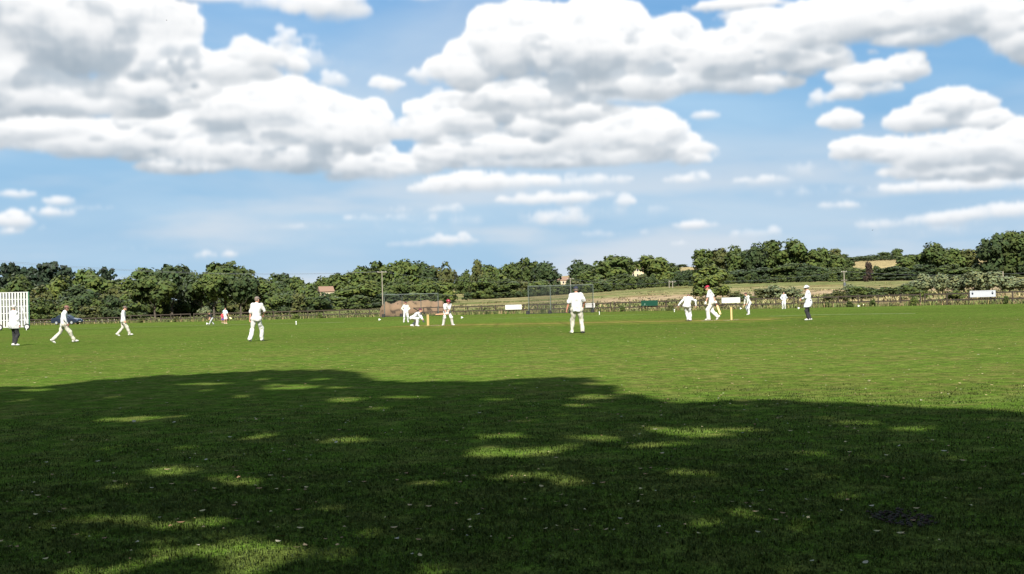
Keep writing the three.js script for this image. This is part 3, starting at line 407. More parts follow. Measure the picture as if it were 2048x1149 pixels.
// tall trees behind the camera, whose crowns shade the front of the lawn; the shade's edge and the sun flecks in it come from the photograph
const shadeEdge = (px) => table([-700, 0, 150, 300, 420, 560, 640, 700, 735, 830, 930, 1060, 1170, 1215, 1225, 1290, 1350, 1450, 1560, 1660, 1750, 1850, 1960, 2048, 2700], [800, 776, 766, 752, 746, 742, 739, 742, 761, 764, 764, 755, 754, 767, 790, 796, 808, 804, 800, 804, 813, 818, 818, 828, 850], px);
const flecks = [[608, 775, 62, 7], [690, 800, 60, 5], [800, 795, 40, 4], [270, 838, 120, 7], [60, 780, 60, 3], [400, 768, 60, 3], [480, 792, 30, 4], [1190, 795, 75, 6], [1160, 812, 40, 5], [990, 800, 40, 4], [690, 880, 45, 7], [540, 870, 22, 5], [1200, 876, 62, 9], [1060, 905, 100, 15], [1050, 950, 60, 11], [1150, 965, 30, 7], [1000, 872, 50, 8], [1390, 872, 70, 8], [1300, 892, 50, 6], [1820, 858, 60, 8], [1620, 905, 40, 5], [1900, 920, 35, 6], [1380, 950, 50, 7], [335, 944, 34, 13], [483, 964, 48, 12], [245, 975, 30, 7], [860, 965, 25, 6], [1330, 862, 40, 6], [1430, 860, 60, 5], [1720, 845, 40, 5], [1480, 1034, 66, 15], [1370, 1058, 30, 8], [1380, 1012, 40, 7], [80, 1055, 40, 16], [170, 1070, 40, 14], [335, 1052, 60, 18], [430, 1045, 40, 10], [455, 1070, 30, 9], [760, 1065, 70, 13], [330, 1100, 50, 20], [560, 1092, 90, 14], [430, 1110, 50, 14], [180, 1140, 60, 18], [300, 1130, 50, 20], [520, 1138, 100, 22], [860, 1138, 60, 16], [640, 1110, 60, 12], [690, 1100, 40, 9], [1600, 1140, 40, 8], [230, 1035, 40, 12], [660, 1015, 30, 6], [900, 1020, 40, 6], [1500, 860, 40, 4]];
{
  const r = rng(1234), stem = [[-21, -2, 22], [-8.5, -1.5, 24], [1.5, -4.5, 24], [10.5, -4, 19], [20, -3, 19]];
  const names = ['tall leafy tree shading the far corner of the lawn behind the camera beside two others', 'tall leafy tree whose crown shades the sight screen side of the lawn', 'tall leafy tree standing directly behind the viewpoint', 'tall leafy tree shading the bowler side of the lawn', 'tall leafy tree at the bowler side end of the shading row'];
  const inv = toSun.clone().multiplyScalar(1 / toSun.y), per = stem.map(() => []);
  const px2 = (p) => pixelOf(p);
  const ragged = []; flecks.forEach(([fx, fy, rx, ry]) => { ragged.push([fx, fy, rx * 0.68, ry * 0.7]); for (let k = 0; k < 4; k++) ragged.push([fx + (r() * 2 - 1) * rx * 1.1, fy + (r() * 2 - 1) * ry * 0.8, rx * (0.2 + 0.3 * r()), ry * (0.25 + 0.35 * r())]); });
  for (let k = 0; k < 40; k++) { const px = r() * 2048, py = shadeEdge(px) + 8 + Math.pow(r(), 1.5) * 260; ragged.push([px, py, 8 + 22 * r(), 1.5 + 4 * r()]); }
  const holes = ragged.map(([fx, fy, rx, ry]) => { const c = onLawn(fx, fy), e = onLawn(fx + rx, fy), f = onLawn(fx, fy - ry), b = onLawn(fx, fy + ry); return (() => { const k = fy > 1000 ? 0.6 : 0.85; return [c.x, (f.z + b.z) / 2, Math.abs(e.x - c.x) * k + 0.09, Math.abs(f.z - b.z) / 2 * k + (fy > 1000 ? 0.09 : 0.12)]; })(); });
  for (let i = 0; i < 900000; i++) {                           // leaf sprays, kept where crown and shade agree
    const gx = lerp(-34, 32, r()), gz = -lerp(-3, 27, r()), g0 = V(gx, 0, gz);
    if (-gz > 3.4) {
      const [px, py] = px2(g0), e = shadeEdge(px) + 9 * (fbm2(px * 0.02, 3, 3) - 0.5) + 5 * (noise3(px * 0.09, py * 0.2, 6) - 0.5); if (py < e + 1.5 + 2 * r()) continue;
      let hole = false; for (const [hx, hz, rx, rz] of holes) { const q = ((gx - hx) / rx) ** 2 + ((gz - hz) / rz) ** 2; if (q < 0.6 + 0.9 * r()) { hole = true; break; } } if (hole) continue;
    }
    let best = -1, bq = 1e9; for (let k = 0; k < stem.length; k++) { const q = Math.abs(gx - stem[k][0]) + (r() - 0.5) * 3; if (q < bq) { bq = q; best = k; } }
    const [sx, sd, H] = stem[best], reachX = Math.abs(gx - sx); if (reachX > 8.5) continue;
    const back = lerp(-6.5, 5.5, r()), z = sd > 0 ? -sd : -sd; const zz = z - back, y = (zz - gz) * Math.tan(SUN_EL) / Math.cos(SUN_AZ);   // a spray over this ground point, at a depth within the crown
    if (y < 5.2 || y > H + 2.5) continue;
    if (zz < 0 && y < 1.2 + -zz * 0.30 + 2.2) continue;         // boughs hang above the view
    const p = g0.clone().addScaledVector(inv, y); per[best].push([p.x - sx, p.y, p.z - z, (r() - 0.5), 0.7, (r() - 0.5), 0.27, 0.8 + 0.4 * r(), -gz]);
  }
  stem.forEach(([sx, sd, H], k) => { const g = thing('shade_tree', names[k], 'tree', V(sx, 0, -sd), 0); const share = Math.min(1, 34000 / per[k].length), keep = per[k].filter((q) => r() < share * (q[8] > 12 ? 2.6 : 0.9)); part('crown', leafCloud(keep, 50 + k), greens.mid, g); const t = part('trunk', trunkGeo(70 + k, 1, 0.034, 5), bark, g); t.scale.set(H * 0.45, H * 0.42, H * 0.45); });
}
// leaves lying on the grass
const leafShape = (() => { const s = [[0, -1], [0.28, -0.75], [0.5, -0.2], [0.42, 0.35], [0.15, 0.8], [0, 1], [-0.15, 0.8], [-0.42, 0.35], [-0.5, -0.2], [-0.28, -0.75]], pos = [0, 0.05, 0], idx = []; s.forEach(([x, z]) => pos.push(x, 0.28 * x * x + 0.22 * z * z + 0.1 * x, z)); for (let i = 1; i <= s.length; i++) idx.push(0, i % s.length + 1, i); const g = new THREE.BufferGeometry(); g.setAttribute('position', new THREE.Float32BufferAttribute(pos, 3)); g.setIndex(idx); g.computeVertexNormals(); return g; })();
{
  const r = rng(61), shades = [[0.36, 0.26, 0.13], [0.30, 0.17, 0.08], [0.42, 0.36, 0.18], [0.34, 0.31, 0.22], [0.22, 0.12, 0.06]], m = shades.map((c) => mat(...c, 0.8, { side: THREE.DoubleSide }));
  for (const [px, py, s, c] of [[388, 1129, 0.03, 0], [840, 1120, 0.035, 2], [824, 1117, 0.02, 3], [1145, 1008, 0.03, 3], [1617, 1043, 0.03, 2], [1606, 1041, 0.02, 3], [363, 973, 0.035, 3], [411, 925, 0.04, 3], [396, 939, 0.03, 3], [612, 981, 0.03, 2], [404, 1029, 0.035, 2], [563, 1081, 0.05, 1], [610, 1099, 0.04, 0], [335, 945, 0.05, 0], [477, 961, 0.045, 1], [1190, 862, 0.04, 3], [1246, 866, 0.05, 3], [1798, 898, 0.04, 3], [1889, 908, 0.04, 3], [1083, 979, 0.03, 2], [195, 928, 0.04, 3], [347, 849, 0.05, 3], [490, 847, 0.05, 3], [268, 847, 0.06, 3], [512, 843, 0.05, 0], [630, 958, 0.035, 1], [541, 957, 0.035, 2], [1802, 1075, 0.035, 2], [1623, 1132, 0.035, 3], [1731, 1135, 0.035, 3], [1560, 838, 0.05, 3], [460, 879, 0.04, 3], [672, 890, 0.05, 3], [395, 1099, 0.03, 3], [1010, 848, 0.05, 2]]) {
    const p = onLawn(px, py), o = top('fallen_leaf', leafShape, m[c], 'dry curled leaf lying on the shaded grass', 'leaf', 'dry leaves lying on the grass'); o.scale.setScalar(s * 0.6); o.position.set(p.x, 0.02, p.z); o.rotation.set((r() - 0.5) * 0.7, r() * 6.283, (r() - 0.5) * 0.7);
  }
  const spots = []; for (let i = 0; i < 1900; i++) { const t = Math.pow(r(), 1.4), d = lerp(6, 62, t), a = (r() * 2 - 1) * 25 * R, x = d * Math.sin(a), z = -d * Math.cos(a); if (fbm2(x * 0.16, z * 0.12, 2) < 0.42 && r() < 0.8) continue; const c = shades[Math.floor(r() * 5)], s = 0.008 + 0.013 * r() + d * 0.0003; spots.push([x, 0.018, z, r() * 6.283, s, s * 1.3, c]); }
  scatter('leaf_litter', leafShape, mat(1, 1, 1, 0.85, { side: THREE.DoubleSide }), spots, 'scattered small dry leaves over the lawn', 'leaves');
  // bare soil by the feet of the trees
  const clod = new THREE.IcosahedronGeometry(1, 1); { const P = clod.attributes.position; for (let i = 0; i < P.count; i++) { const x = P.getX(i), y = P.getY(i), z = P.getZ(i), q = 0.65 + 0.7 * noise3(x * 1.7 + 5, y * 1.7 + 9, z * 1.7 + 3); P.setXYZ(i, x * q, y * q * 0.6, z * q); } clod.computeVertexNormals(); }
  const clods = []; for (let i = 0; i < 520; i++) { const u = r() * 2 - 1, v = r() * 2 - 1, px = 1812 + 78 * u, py = 1040 + 12 * u + 17 * v, n = noise3(px * 0.06, py * 0.16, 4) + 0.5 * noise3(px * 0.2, py * 0.4, 8); if (u * u + v * v > 1 || n < 0.5 + 0.45 * (u * u + v * v)) continue; const p = onLawn(px, py), s = 0.004 + 0.008 * r(); clods.push([p.x, 0.006 + 0.01 * r(), p.z, r() * 6.283, s, s, [0.7 + 0.6 * r(), 0.7 + 0.5 * r(), 0.7 + 0.4 * r()]]); }
  scatter('bare_soil', clod, mat(0.026, 0.019, 0.012, 1), clods, 'patch of bare dark crumbled soil in the shaded lawn', 'soil');
}

// ---------------------------------------------------------------- fence, boards, nets
const railWood = mat(0.042, 0.031, 0.021, 0.95), paleWood = mat(0.30, 0.28, 0.22, 0.95), postGeo = new THREE.CylinderGeometry(0.07, 0.075, 1.28, 7).translate(0, 0.62, 0);
function fence(px0, px1, label, stakes = 0, h = 1.2) {
  const a = out(px0, fenceAt(px0)), b = out(px1, fenceAt(px1)); let len = 0; const pts = [a]; for (let px = px0; px < px1; ) { px = Math.min(px1, px + 4); const p = out(px, fenceAt(px)); len += p.distanceTo(pts[pts.length - 1]); pts.push(p); }
  const n = Math.max(1, Math.round(len / 2.45)), spots = []; let acc = 0, k = 0; spots.push(pts[0]); for (let i = 1; i < pts.length; i++) { acc += pts[i].distanceTo(pts[i - 1]); while (acc >= (k + 1) * len / n - 1e-6 && k < n) { spots.push(pts[i].clone()); k++; } }
  const g = thing('post_and_rail_fence', label, 'fence', a, 0, 'post and rail fence around the ground'), r = rng(px0 | 0);
  for (const p of spots) { const o = part('post', postGeo, railWood, g); o.position.copy(p).sub(a); o.position.y = -0.02; o.scale.y = h / 1.2 * (0.97 + 0.06 * r()); o.rotation.set((r() - 0.5) * 0.05, r(), (r() - 0.5) * 0.05); }
  for (let i = 0; i + 1 < spots.length; i++) for (const y of [0.52 * h / 1.2, 1.12 * h / 1.2]) { const p = spots[i].clone().sub(a).setY(y + (r() - 0.5) * 0.05), q = spots[i + 1].clone().sub(a).setY(y + (r() - 0.5) * 0.05); part('rail', beam(p, q, 0.05, 0.14), railWood, g); }
  for (let i = 0; i < stakes; i++) { const p = out(lerp(px0 + 4, px1 - 4, (i + 0.5) / stakes), fenceAt(px0) - 0.5).sub(a); part('stake', new THREE.CylinderGeometry(0.035, 0.04, 0.7, 6).translate(0, 0.33, 0), paleWood, g).position.copy(p); }
  return g;
}
fence(-120, 56, 'brown fence stretch hidden behind the white sight screen', 0, 0.95);
fence(58, 238, 'low brown fence stretch with pale stakes behind the parked dark blue car', 14, 0.95);
fence(241, 380, 'brown post and rail fence stretch before the dark shade of the wood');
fence(387, 1221, 'longest brown post and rail fence stretch, running behind both practice nets');
fence(1228, 1588, 'brown post and rail fence stretch carrying the green board and the printed white board');
fence(1597, 1841, 'brown post and rail fence stretch in front of the bramble bushes and transformer pole');
fence(1850, 2230, 'brown post and rail fence stretch carrying the white board with two crests');
function board(px0, px1, y0, y1, draw, name, label, edge = mat(0.05, 0.045, 0.04, 0.9)) {
  const px = (px0 + px1) / 2, d = fenceAt(px) - 0.16, a = out(px0, fenceAt(px0) - 0.16), b = out(px1, fenceAt(px1) - 0.16), w = a.distanceTo(b), yT = heightOf(px, (y0), d), yB = heightOf(px, y1, d), h = yT - yB;
  const cv = document.createElement('canvas'); cv.width = 512; cv.height = Math.round(512 * h / w); const c = cv.getContext('2d'); draw(c, cv.width, cv.height);
  const t = new THREE.CanvasTexture(cv); t.colorSpace = THREE.SRGBColorSpace; t.magFilter = THREE.LinearFilter;
  const m = a.clone().lerp(b, 0.5), turn = Math.atan2(-(b.z - a.z), b.x - a.x), g = thing(name, label, 'board', V(m.x, yB, m.z), turn);
  part('panel', box(w, h, 0.03, 0, h / 2, 0), edge, g);
  const f = part('face', new THREE.PlaneGeometry(w - 0.03, h - 0.03).translate(0, h / 2, 0.019), mat(0.72, 0.72, 0.72, 0.6, { map: t }), g);
  for (const s of [-1, 1]) part('post', box(0.07, yT + 0.02, 0.05, s * (w / 2 - 0.12), (yT + 0.02) / 2 - yB, -0.045), railWood, g);
  return g;
}
const scribble = (c, x, y, w, h, seed, color) => { const r = rng(seed); c.fillStyle = color; for (let p = x; p < x + w; ) { const q = h * (0.3 + 0.5 * r()); if (r() > 0.14) c.fillRect(p, y + h * 0.25 * r(), q * 0.7, h * (0.6 + 0.4 * r())); p += q; } };
board(1010.5, 1043.5, 609.8, 619.8, (c, w, h) => { c.fillStyle = '#f4f2e8'; c.fillRect(0, 0, w, h); scribble(c, w * 0.08, h * 0.26, w * 0.42, h * 0.08, 1, '#c9c9c4'); scribble(c, w * 0.08, h * 0.56, w * 0.42, h * 0.12, 2, '#b4b2ac'); c.strokeStyle = '#8e8e8c'; c.lineWidth = h * 0.07; c.beginPath(); c.moveTo(w * 0.6, h * 0.12); c.lineTo(w * 0.6, h * 0.62); for (const x of [0.68, 0.76, 0.84, 0.91]) { c.moveTo(w * x, h * 0.34); c.quadraticCurveTo(w * (x + 0.06), h * 0.3, w * (x + 0.02), h * 0.48); c.quadraticCurveTo(w * (x - 0.03), h * 0.66, w * (x + 0.05), h * 0.62); } c.stroke(); }, 'fence_board', 'white board with large curling letters on the fence between the practice nets');
board(1171, 1190, 606.4, 615.8, (c, w, h) => { c.fillStyle = '#efe9e2'; c.fillRect(0, 0, w, h); scribble(c, w * 0.05, h * 0.3, w * 0.65, h * 0.16, 7, '#a89f9c'); c.fillStyle = '#8d6a70'; c.fillRect(w * 0.78, h * 0.15, w * 0.06, h * 0.7); }, 'fence_board', 'small white board on the fence behind the fielder in the navy cap');
board(1282.5, 1315.5, 601.3, 612.2, (c, w, h) => { c.fillStyle = '#0d4a36'; c.fillRect(0, 0, w, h); c.strokeStyle = '#9fb9a8'; c.lineWidth = h * 0.06; c.beginPath(); c.moveTo(w * 0.2, h * 0.9); c.lineTo(w * 0.2, h * 0.62); c.arc(w * 0.225, h * 0.67, h * 0.09, -2.6, 1.2); c.stroke(); }, 'fence_board', 'dark green board with a small pale mark hung on the fence', mat(0.01, 0.06, 0.04, 0.7));
board(1443.5, 1481, 595.2, 606.6, (c, w, h) => { c.fillStyle = '#e9e9e3'; c.fillRect(0, 0, w, h); scribble(c, w * 0.05, h * 0.2, w * 0.88, h * 0.14, 11, '#c3c4ba'); scribble(c, w * 0.05, h * 0.36, w * 0.88, h * 0.09, 15, '#b9bab2'); scribble(c, w * 0.13, h * 0.62, w * 0.74, h * 0.12, 12, '#8b8d93'); }, 'fence_board', 'white board with two lines of grey print on the fence behind the batting pair');
board(1940.5, 1992.5, 581.2, 594.8, (c, w, h) => { c.fillStyle = '#dfe0e6'; c.fillRect(0, 0, w, h); for (const x of [0.1, 0.88]) { c.fillStyle = '#77808c'; c.fillRect(w * (x - 0.03), h * 0.15, w * 0.06, h * 0.1); c.fillStyle = '#1d2740'; c.beginPath(); c.moveTo(w * (x - 0.035), h * 0.32); c.lineTo(w * (x + 0.035), h * 0.32); c.lineTo(w * (x + 0.035), h * 0.52); c.quadraticCurveTo(w * x, h * 0.75, w * (x - 0.035), h * 0.52); c.fill(); } scribble(c, w * 0.16, h * 0.13, w * 0.64, h * 0.08, 21, '#b9bac2'); scribble(c, w * 0.6, h * 0.72, w * 0.08, h * 0.07, 22, '#a9aab2'); }, 'fence_board', 'wide white board with two dark blue crests hung on the fence');

const steel = mat(0.13, 0.155, 0.135, 0.7), black = mat(0.012, 0.012, 0.013, 0.8), netting = (o) => mat(0.03, 0.035, 0.032, 1, { transparent: true, opacity: o, side: THREE.DoubleSide, depthWrite: false });
function cage(label, px0, px1, d, h, poles, deep, dense, darkPoles) {
  const a = out(px0, d), b = out(px1, d), dir = b.clone().sub(a), w = dir.length(); dir.normalize(); const turn = Math.atan2(-dir.z, dir.x), g = thing('practice_net', label, 'net', a, turn, 'practice nets'), n = netting(0.12), n2 = netting(0.09);
  for (const z of [0, -deep]) for (const q of poles) { part('pole', bar(V(q * w, 0, z), V(q * w, h, z), 0.028, 0.028, 8), z < 0 ? steel : (darkPoles ? mat(0.04, 0.05, 0.045, 0.7) : steel), g); }
  for (const z of [0, -deep]) part('top_rail', bar(V(0, h, z), V(w, h, z), 0.02), steel, g);
  for (const q of poles) part('cross_rail', bar(V(q * w, h, 0), V(q * w, h, -deep), 0.03), steel, g);
  part('base_rail', bar(V(0, 0.06, 0), V(w, 0.06, 0), 0.03), black, g);
  const sheet = (p, q, r, s, m) => { const geo = new THREE.BufferGeometry().setFromPoints([p, q, r, s]); geo.setIndex([0, 1, 2, 0, 2, 3]); geo.computeVertexNormals(); part('netting', geo, m, g); };
  sheet(V(0, 0.02, -0.04), V(w, 0.02, -0.04), V(w, h, -0.04), V(0, h, -0.04), n2); sheet(V(0, 0.02, -deep + 0.04), V(w, 0.02, -deep + 0.04), V(w, h, -deep + 0.04), V(0, h, -deep + 0.04), n2);
  for (const q of poles) sheet(V(q * w + 0.02, 0.02, 0), V(q * w + 0.02, 0.02, -deep), V(q * w + 0.02, h, -deep), V(q * w + 0.02, h, 0), n);
  for (const [q0, q1] of dense) { const c = [], N = 14; const geo = new THREE.PlaneGeometry((q1 - q0) * w, h * 0.98, 18, 6), P = geo.attributes.position; for (let i = 0; i < P.count; i++) P.setZ(i, 0.12 * Math.sin(P.getX(i) * 7 + P.getY(i) * 0.6)); geo.translate((q0 + q1) / 2 * w, h * 0.5, -deep * 0.45); geo.computeVertexNormals(); part('gathered_netting', geo, netting(0.13), g); }
  for (const q of poles) part('base_weight', new THREE.CylinderGeometry(0.2, 0.24, 0.42, 10).translate(q * w - 0.12, 0.21, 0.3), black, g);
  return g;
}
cage('long practice net on metal poles before the heap of brown earth', 768, 877, 163, 3.05, [0, 0.33, 0.68, 1], 3.4, [], true);
cage('practice net with grey gathered netting beside the small white board', 1057, 1187, 147, 3.45, [0, 0.34, 0.66, 1], 4.2, [[0.02, 0.36], [0.3, 0.66]], false);
{ // lumpy earth heap behind the long net
  const d = 173, a = out(759, d), b = out(893, d), w = a.distanceTo(b), h = 2.15, pos = [], idx = [], col = [], NX = 90, NY = 22;
  for (let i = 0; i <= NX; i++) for (let j = 0; j <= NY; j++) { const u = i / NX, th = j / NY * Math.PI, end = Math.pow(clamp(Math.min(u / 0.1, (1 - u) / 0.06)), 0.6), lump = 0.88 + 0.14 * Math.abs(Math.sin(u * 15.5 + 0.4)) + 0.2 * (noise3(u * 14, th * 1.3, 5) - 0.5) + 0.05 * (noise3(u * 50, th * 6, 9) - 0.5), over = 1 + 0.12 * Math.sin(th * 3); pos.push((u - 0.5) * w, Math.max(-0.1, Math.sin(th) * h * (0.35 + 0.65 * end) * lump), Math.cos(th) * 1.3 * end * lump * over); const t = 0.8 + 0.5 * noise3(u * 22, th * 3, 2), dark = noise3(u * 26, th * 5, 41) > 0.83 ? 0.3 : 1; col.push(t * dark, t * dark * lerp(0.92, 1, noise3(u * 8, th, 4)), t * dark * 0.95); }
  for (let i = 0; i < NX; i++) for (let j = 0; j < NY; j++) { const k = i * (NY + 1) + j; idx.push(k, k + 1, k + NY + 1, k + 1, k + NY + 2, k + NY + 1); }
  const g = new THREE.BufferGeometry(); g.setAttribute('position', new THREE.Float32BufferAttribute(pos, 3)); g.setAttribute('color', new THREE.Float32BufferAttribute(col, 3)); g.setIndex(idx); g.computeVertexNormals();
  const o = top('earth_heap', g, mat(0.155, 0.105, 0.062, 1, { vertexColors: true, side: THREE.DoubleSide }), 'long lumpy heap of brown earth behind the practice net', 'heap'); const m = a.clone().lerp(b, 0.5); o.position.copy(m); o.rotation.y = Math.atan2(-(b.z - a.z), b.x - a.x);
}

// ---------------------------------------------------------------- sight screen
{
  const white = mat(0.43, 0.43, 0.415, 0.7), rubber = mat(0.015, 0.015, 0.015, 0.9), green = mat(0.02, 0.12, 0.06, 0.7), d = onLawn(57, 660).length(), e = onLawn(57, 660), turn = 0.12, W = 6.1, H = 3.55, y0 = 0.28;
  const g = thing('sight_screen', 'tall white slatted sight screen on wheels behind the umpire in the cap', 'sight screen', e, turn);
  const slat = box(0.165, H, 0.03), n = Math.floor(W / 0.285);
  for (let i = 0; i < n; i++) part('slat', slat, white, g).position.set(-0.12 - i * 0.285, y0 + H / 2, 0);
  for (let k = 0; k < 6; k++) part('batten', box(W, 0.075, 0.05, -W / 2, y0 + 0.03 + k * (H - 0.06) / 5, -0.042), white, g);
  part('end_post', box(0.07, H + 0.06, 0.12, 0.045, y0 + H / 2, -0.02), green, g);
  for (const x of [-0.15, -2.78, -5.4]) { const wh = new THREE.Group(); wh.name = 'wheel'; g.add(wh); wh.position.set(x, 0.31, 0.16); part('tyre', new THREE.TorusGeometry(0.245, 0.062, 8, 20), rubber, wh); part('rim', new THREE.CylinderGeometry(0.2, 0.2, 0.05, 18).rotateX(Math.PI / 2), white, wh); part('hub', new THREE.CylinderGeometry(0.06, 0.06, 0.09, 10).rotateX(Math.PI / 2), mat(0.25, 0.25, 0.25, 0.5), wh); }
  part('strut', beam(V(-0.12, 0.5, 0.07), V(-0.62, 2.35, 0.05), 0.03, 0.09), white, g); part('strut', beam(V(-5.3, 0.5, 0.07), V(-4.8, 2.35, 0.05), 0.03, 0.09), white, g);
  part('axle_beam', box(W, 0.09, 0.09, -W / 2, 0.31, 0.02), white, g);
  for (const x of [-0.6, -3, -5.4]) part('rear_prop', beam(V(x, 0.06, -1.3), V(x, 2.4, -0.1), 0.06, 0.08), white, g);
}
// ---------------------------------------------------------------- wickets, markers
{
  const ash = mat(0.58, 0.40, 0.17, 0.6), n = bowlerEnd.clone().sub(strikerEnd), turn = Math.atan2(-n.z, n.x) + Math.PI / 2, stump = (() => { const pts = [[0, 0], [0.012, 0], [0.019, 0.05], [0.019, 0.69], [0.015, 0.705], [0.006, 0.711], [0, 0.711]].map(([x, y]) => new THREE.Vector2(x, y)); return new THREE.LatheGeometry(pts, 10); })();
  for (const [p, label] of [[strikerEnd, 'three wooden stumps of the wicket in front of the crouching keeper'], [bowlerEnd, 'three wooden stumps of the wicket behind the batter walking with trailing bat']]) { const g = thing('wicket', label, 'wicket', p, turn, 'the two wickets'); for (const x of [-0.095, 0, 0.095]) part('stump', stump, ash, g).position.x = x; for (const x of [-0.0475, 0.0475]) part('bail', new THREE.CylinderGeometry(0.007, 0.009, 0.105, 6).rotateZ(Math.PI / 2).translate(x, 0.716, 0), ash, g); }
  const cloth = mat(0.82, 0.82, 0.8, 0.8), peg = mat(0.6, 0.6, 0.55, 0.8);
  const tri = (() => { const s = new THREE.Shape(); s.moveTo(-0.13, -0.15); s.lineTo(0.2, 0); s.lineTo(-0.13, 0.15); s.closePath(); return new THREE.ExtrudeGeometry(s, { depth: 0.05, bevelEnabled: true, bevelSize: 0.012, bevelThickness: 0.012, bevelSegments: 1 }).translate(0, 0, -0.025); })();
  for (const [px, py, l] of [[759, 642, 'beside the long practice net'], [924, 638, 'near the batter in the maroon helmet'], [414, 650, 'by the foot of the child in black'], [1482, 619.5, 'below the printed white board'], [1598, 619, 'beside the umpire in the brimmed hat'], [1718, 614.5, 'before the bramble bushes'], [1866, 610.5, 'by the fence gap near the willow bushes']]) { const g = thing('boundary_flag', 'small white triangular boundary flag ' + l, 'flag', onLawn(px, py), 0.1, 'white boundary flags'); g.scale.setScalar(0.6); part('pennant', tri, cloth, g).position.y = 0.2; part('peg', new THREE.CylinderGeometry(0.012, 0.012, 0.36, 6).translate(-0.12, 0.18, -0.05), peg, g); }
  for (const [px, py, l] of [[52, 661, 'below the wheel of the sight screen'], [592, 650, 'on the boundary line beyond the fielder in rolled sleeves'], [1199, 630, 'by the practice net with gathered netting'], [1349, 624.5, 'by the bowler, under the green board stretch'], [2029, 608, 'beyond the board with two crests'], [1923, 607.5, 'below the board with two crests']]) top('marker_peg', mergeGeometries([new THREE.CylinderGeometry(0.025, 0.03, 0.26, 7).translate(0, 0.11, 0), new THREE.SphereGeometry(0.05, 8, 6).translate(0, 0.25, 0)]), cloth, 'short white round-topped marker peg ' + l, 'peg', 'white marker pegs').position.copy(onLawn(px, py));
}
// ---------------------------------------------------------------- poles, wires
const timber = mat(0.24, 0.215, 0.165, 0.9);
function pole(px, topY, d, label, arm = true, extra) {
  const p = out(px, d), base = landAt(p.x, p.z) - 0.1, y = heightOf(px, topY, d); p.y = base; const h = y - base;
  const g = thing('utility_pole', label, 'pole', p, -bearing(px), 'wooden utility poles'); part('mast', new THREE.CylinderGeometry(0.12, 0.17, h, 8).translate(0, h / 2, 0), timber, g);
  if (arm) { part('crossarm', box(arm === true ? 2.6 : arm, 0.18, 0.14, 0, h - 0.25, 0.14), timber, g); for (const s of [-1, 0, 1]) part('insulator', new THREE.CylinderGeometry(0.06, 0.08, 0.22, 8).translate(s * (arm === true ? 1.15 : arm * 0.45), h - 0.05, 0.14), mat(0.5, 0.48, 0.45, 0.4), g); }
  if (extra) extra(g, h); return { p, h, y };
}
const P1 = pole(765.5, 543, 350, 'pole with a crossarm standing before the rounded clump by the long practice net');
const P2 = pole(1142, 557, 480, 'pole with a crossarm behind the practice net with gathered netting');
const P3 = pole(1339.5, 560.5, 478, 'plain pole, thinner of the pair in the meadow by the bowler', false), P4 = pole(1346.5, 563, 470, 'pole with a short crossarm, one of the pair in the meadow', 2.2);
const P5 = pole(1690, 542.5, 395, 'pole carrying a dark transformer box among the bramble bushes', 1.6, (g, h) => { part('transformer', new THREE.CylinderGeometry(0.42, 0.42, 1.5, 12).translate(0.1, h - 4.4, 0.5), mat(0.09, 0.1, 0.11, 0.6, { metalness: 0.3 }), g); part('bracket', box(1.9, 0.16, 0.2, 0, h - 2.9, 0.2), timber, g); });
const P6 = pole(2008, 543, 300, 'short pole behind the silvery willow bushes', false);
function wire(a, b, sag, label, n = 14) { const pts = []; for (let i = 0; i <= n; i++) { const t = i / n, p = a.clone().lerp(b, t); p.y -= sag * 4 * t * (1 - t); pts.push(p); } top('overhead_wire', new THREE.TubeGeometry(new THREE.CatmullRomCurve3(pts), 30, 0.022, 4), mat(0.16, 0.17, 0.18, 0.7), label, 'wire', 'overhead wires'); }
const tip = (P, dx = 0) => P.p.clone().setY(P.y - 0.1).add(V(dx, 0, 0.14)), far = (px, py, d) => out(px, d).setY(heightOf(px, py, d));
wire(tip(P3), tip(P5), 1.6, 'thin overhead wire from the meadow poles to the transformer pole'); wire(tip(P5), far(2140, 541, 330), 1.2, 'thin overhead wire running from the transformer pole past the willow bushes'); wire(tip(P2), tip(P4), 1.6, 'thin overhead wire between the two crossarm poles of the meadow');
wire(far(-60, 516, 300), tip(P1, -1), 1.8, 'thin overhead wire over the wood toward the pole by the rounded clump'); wire(far(-60, 519, 300), tip(P1, 1), 1.9, 'second thin overhead wire over the wood, just below the first'); wire(tip(P1), tip(P2), 2.2, 'thin overhead wire in front of the rounded clump');
// ---------------------------------------------------------------- far houses
function house(px, eaveY, d, w, wallH, label, chimney) {
  const p = out(px, d), eave = heightOf(px, eaveY, d); p.y = eave - wallH; const g = thing('house', label, 'house', p, -bearing(px) + 0.15), cream = mat(0.44, 0.36, 0.23, 0.9), tile = mat(0.19, 0.115, 0.075, 0.9), D = 7;
  part('wall', box(w, wallH + 4, D, 0, (wallH - 4) / 2, -D / 2), cream, g);
  const s = new THREE.Shape(); s.moveTo(0.35, -0.1); s.lineTo(-D / 2, 1.9); s.lineTo(-D - 0.35, -0.1); s.closePath(); const roof = part('roof', new THREE.ExtrudeGeometry(s, { depth: w + 0.5, bevelEnabled: false }).rotateY(-Math.PI / 2).scale(1, 1, 1).translate(w / 2 + 0.25, wallH, 0), tile, g); 
  if (chimney) part('chimney', box(0.9, 2, 0.9, -w * 0.3, wallH + 2.5, -D / 2), tile, roof);
  for (const y of [0.9, 3.4]) if (y + 1.3 < wallH) for (let i = 0; i < 3; i++) { const wi = part('window', box(1.1, 1.3, 0.06, (i - 1) * w * 0.31, y + 0.65, 0.02), mat(0.6, 0.58, 0.52, 0.6), g); part('pane', box(0.9, 1.1, 0.03, (i - 1) * w * 0.31, y + 0.65, 0.06), mat(0.02, 0.022, 0.025, 0.15), wi); }
  return g;
}
house(655, 583, 445, 5, 5.4, 'cream house with a terracotta roof glimpsed through the wood', false);
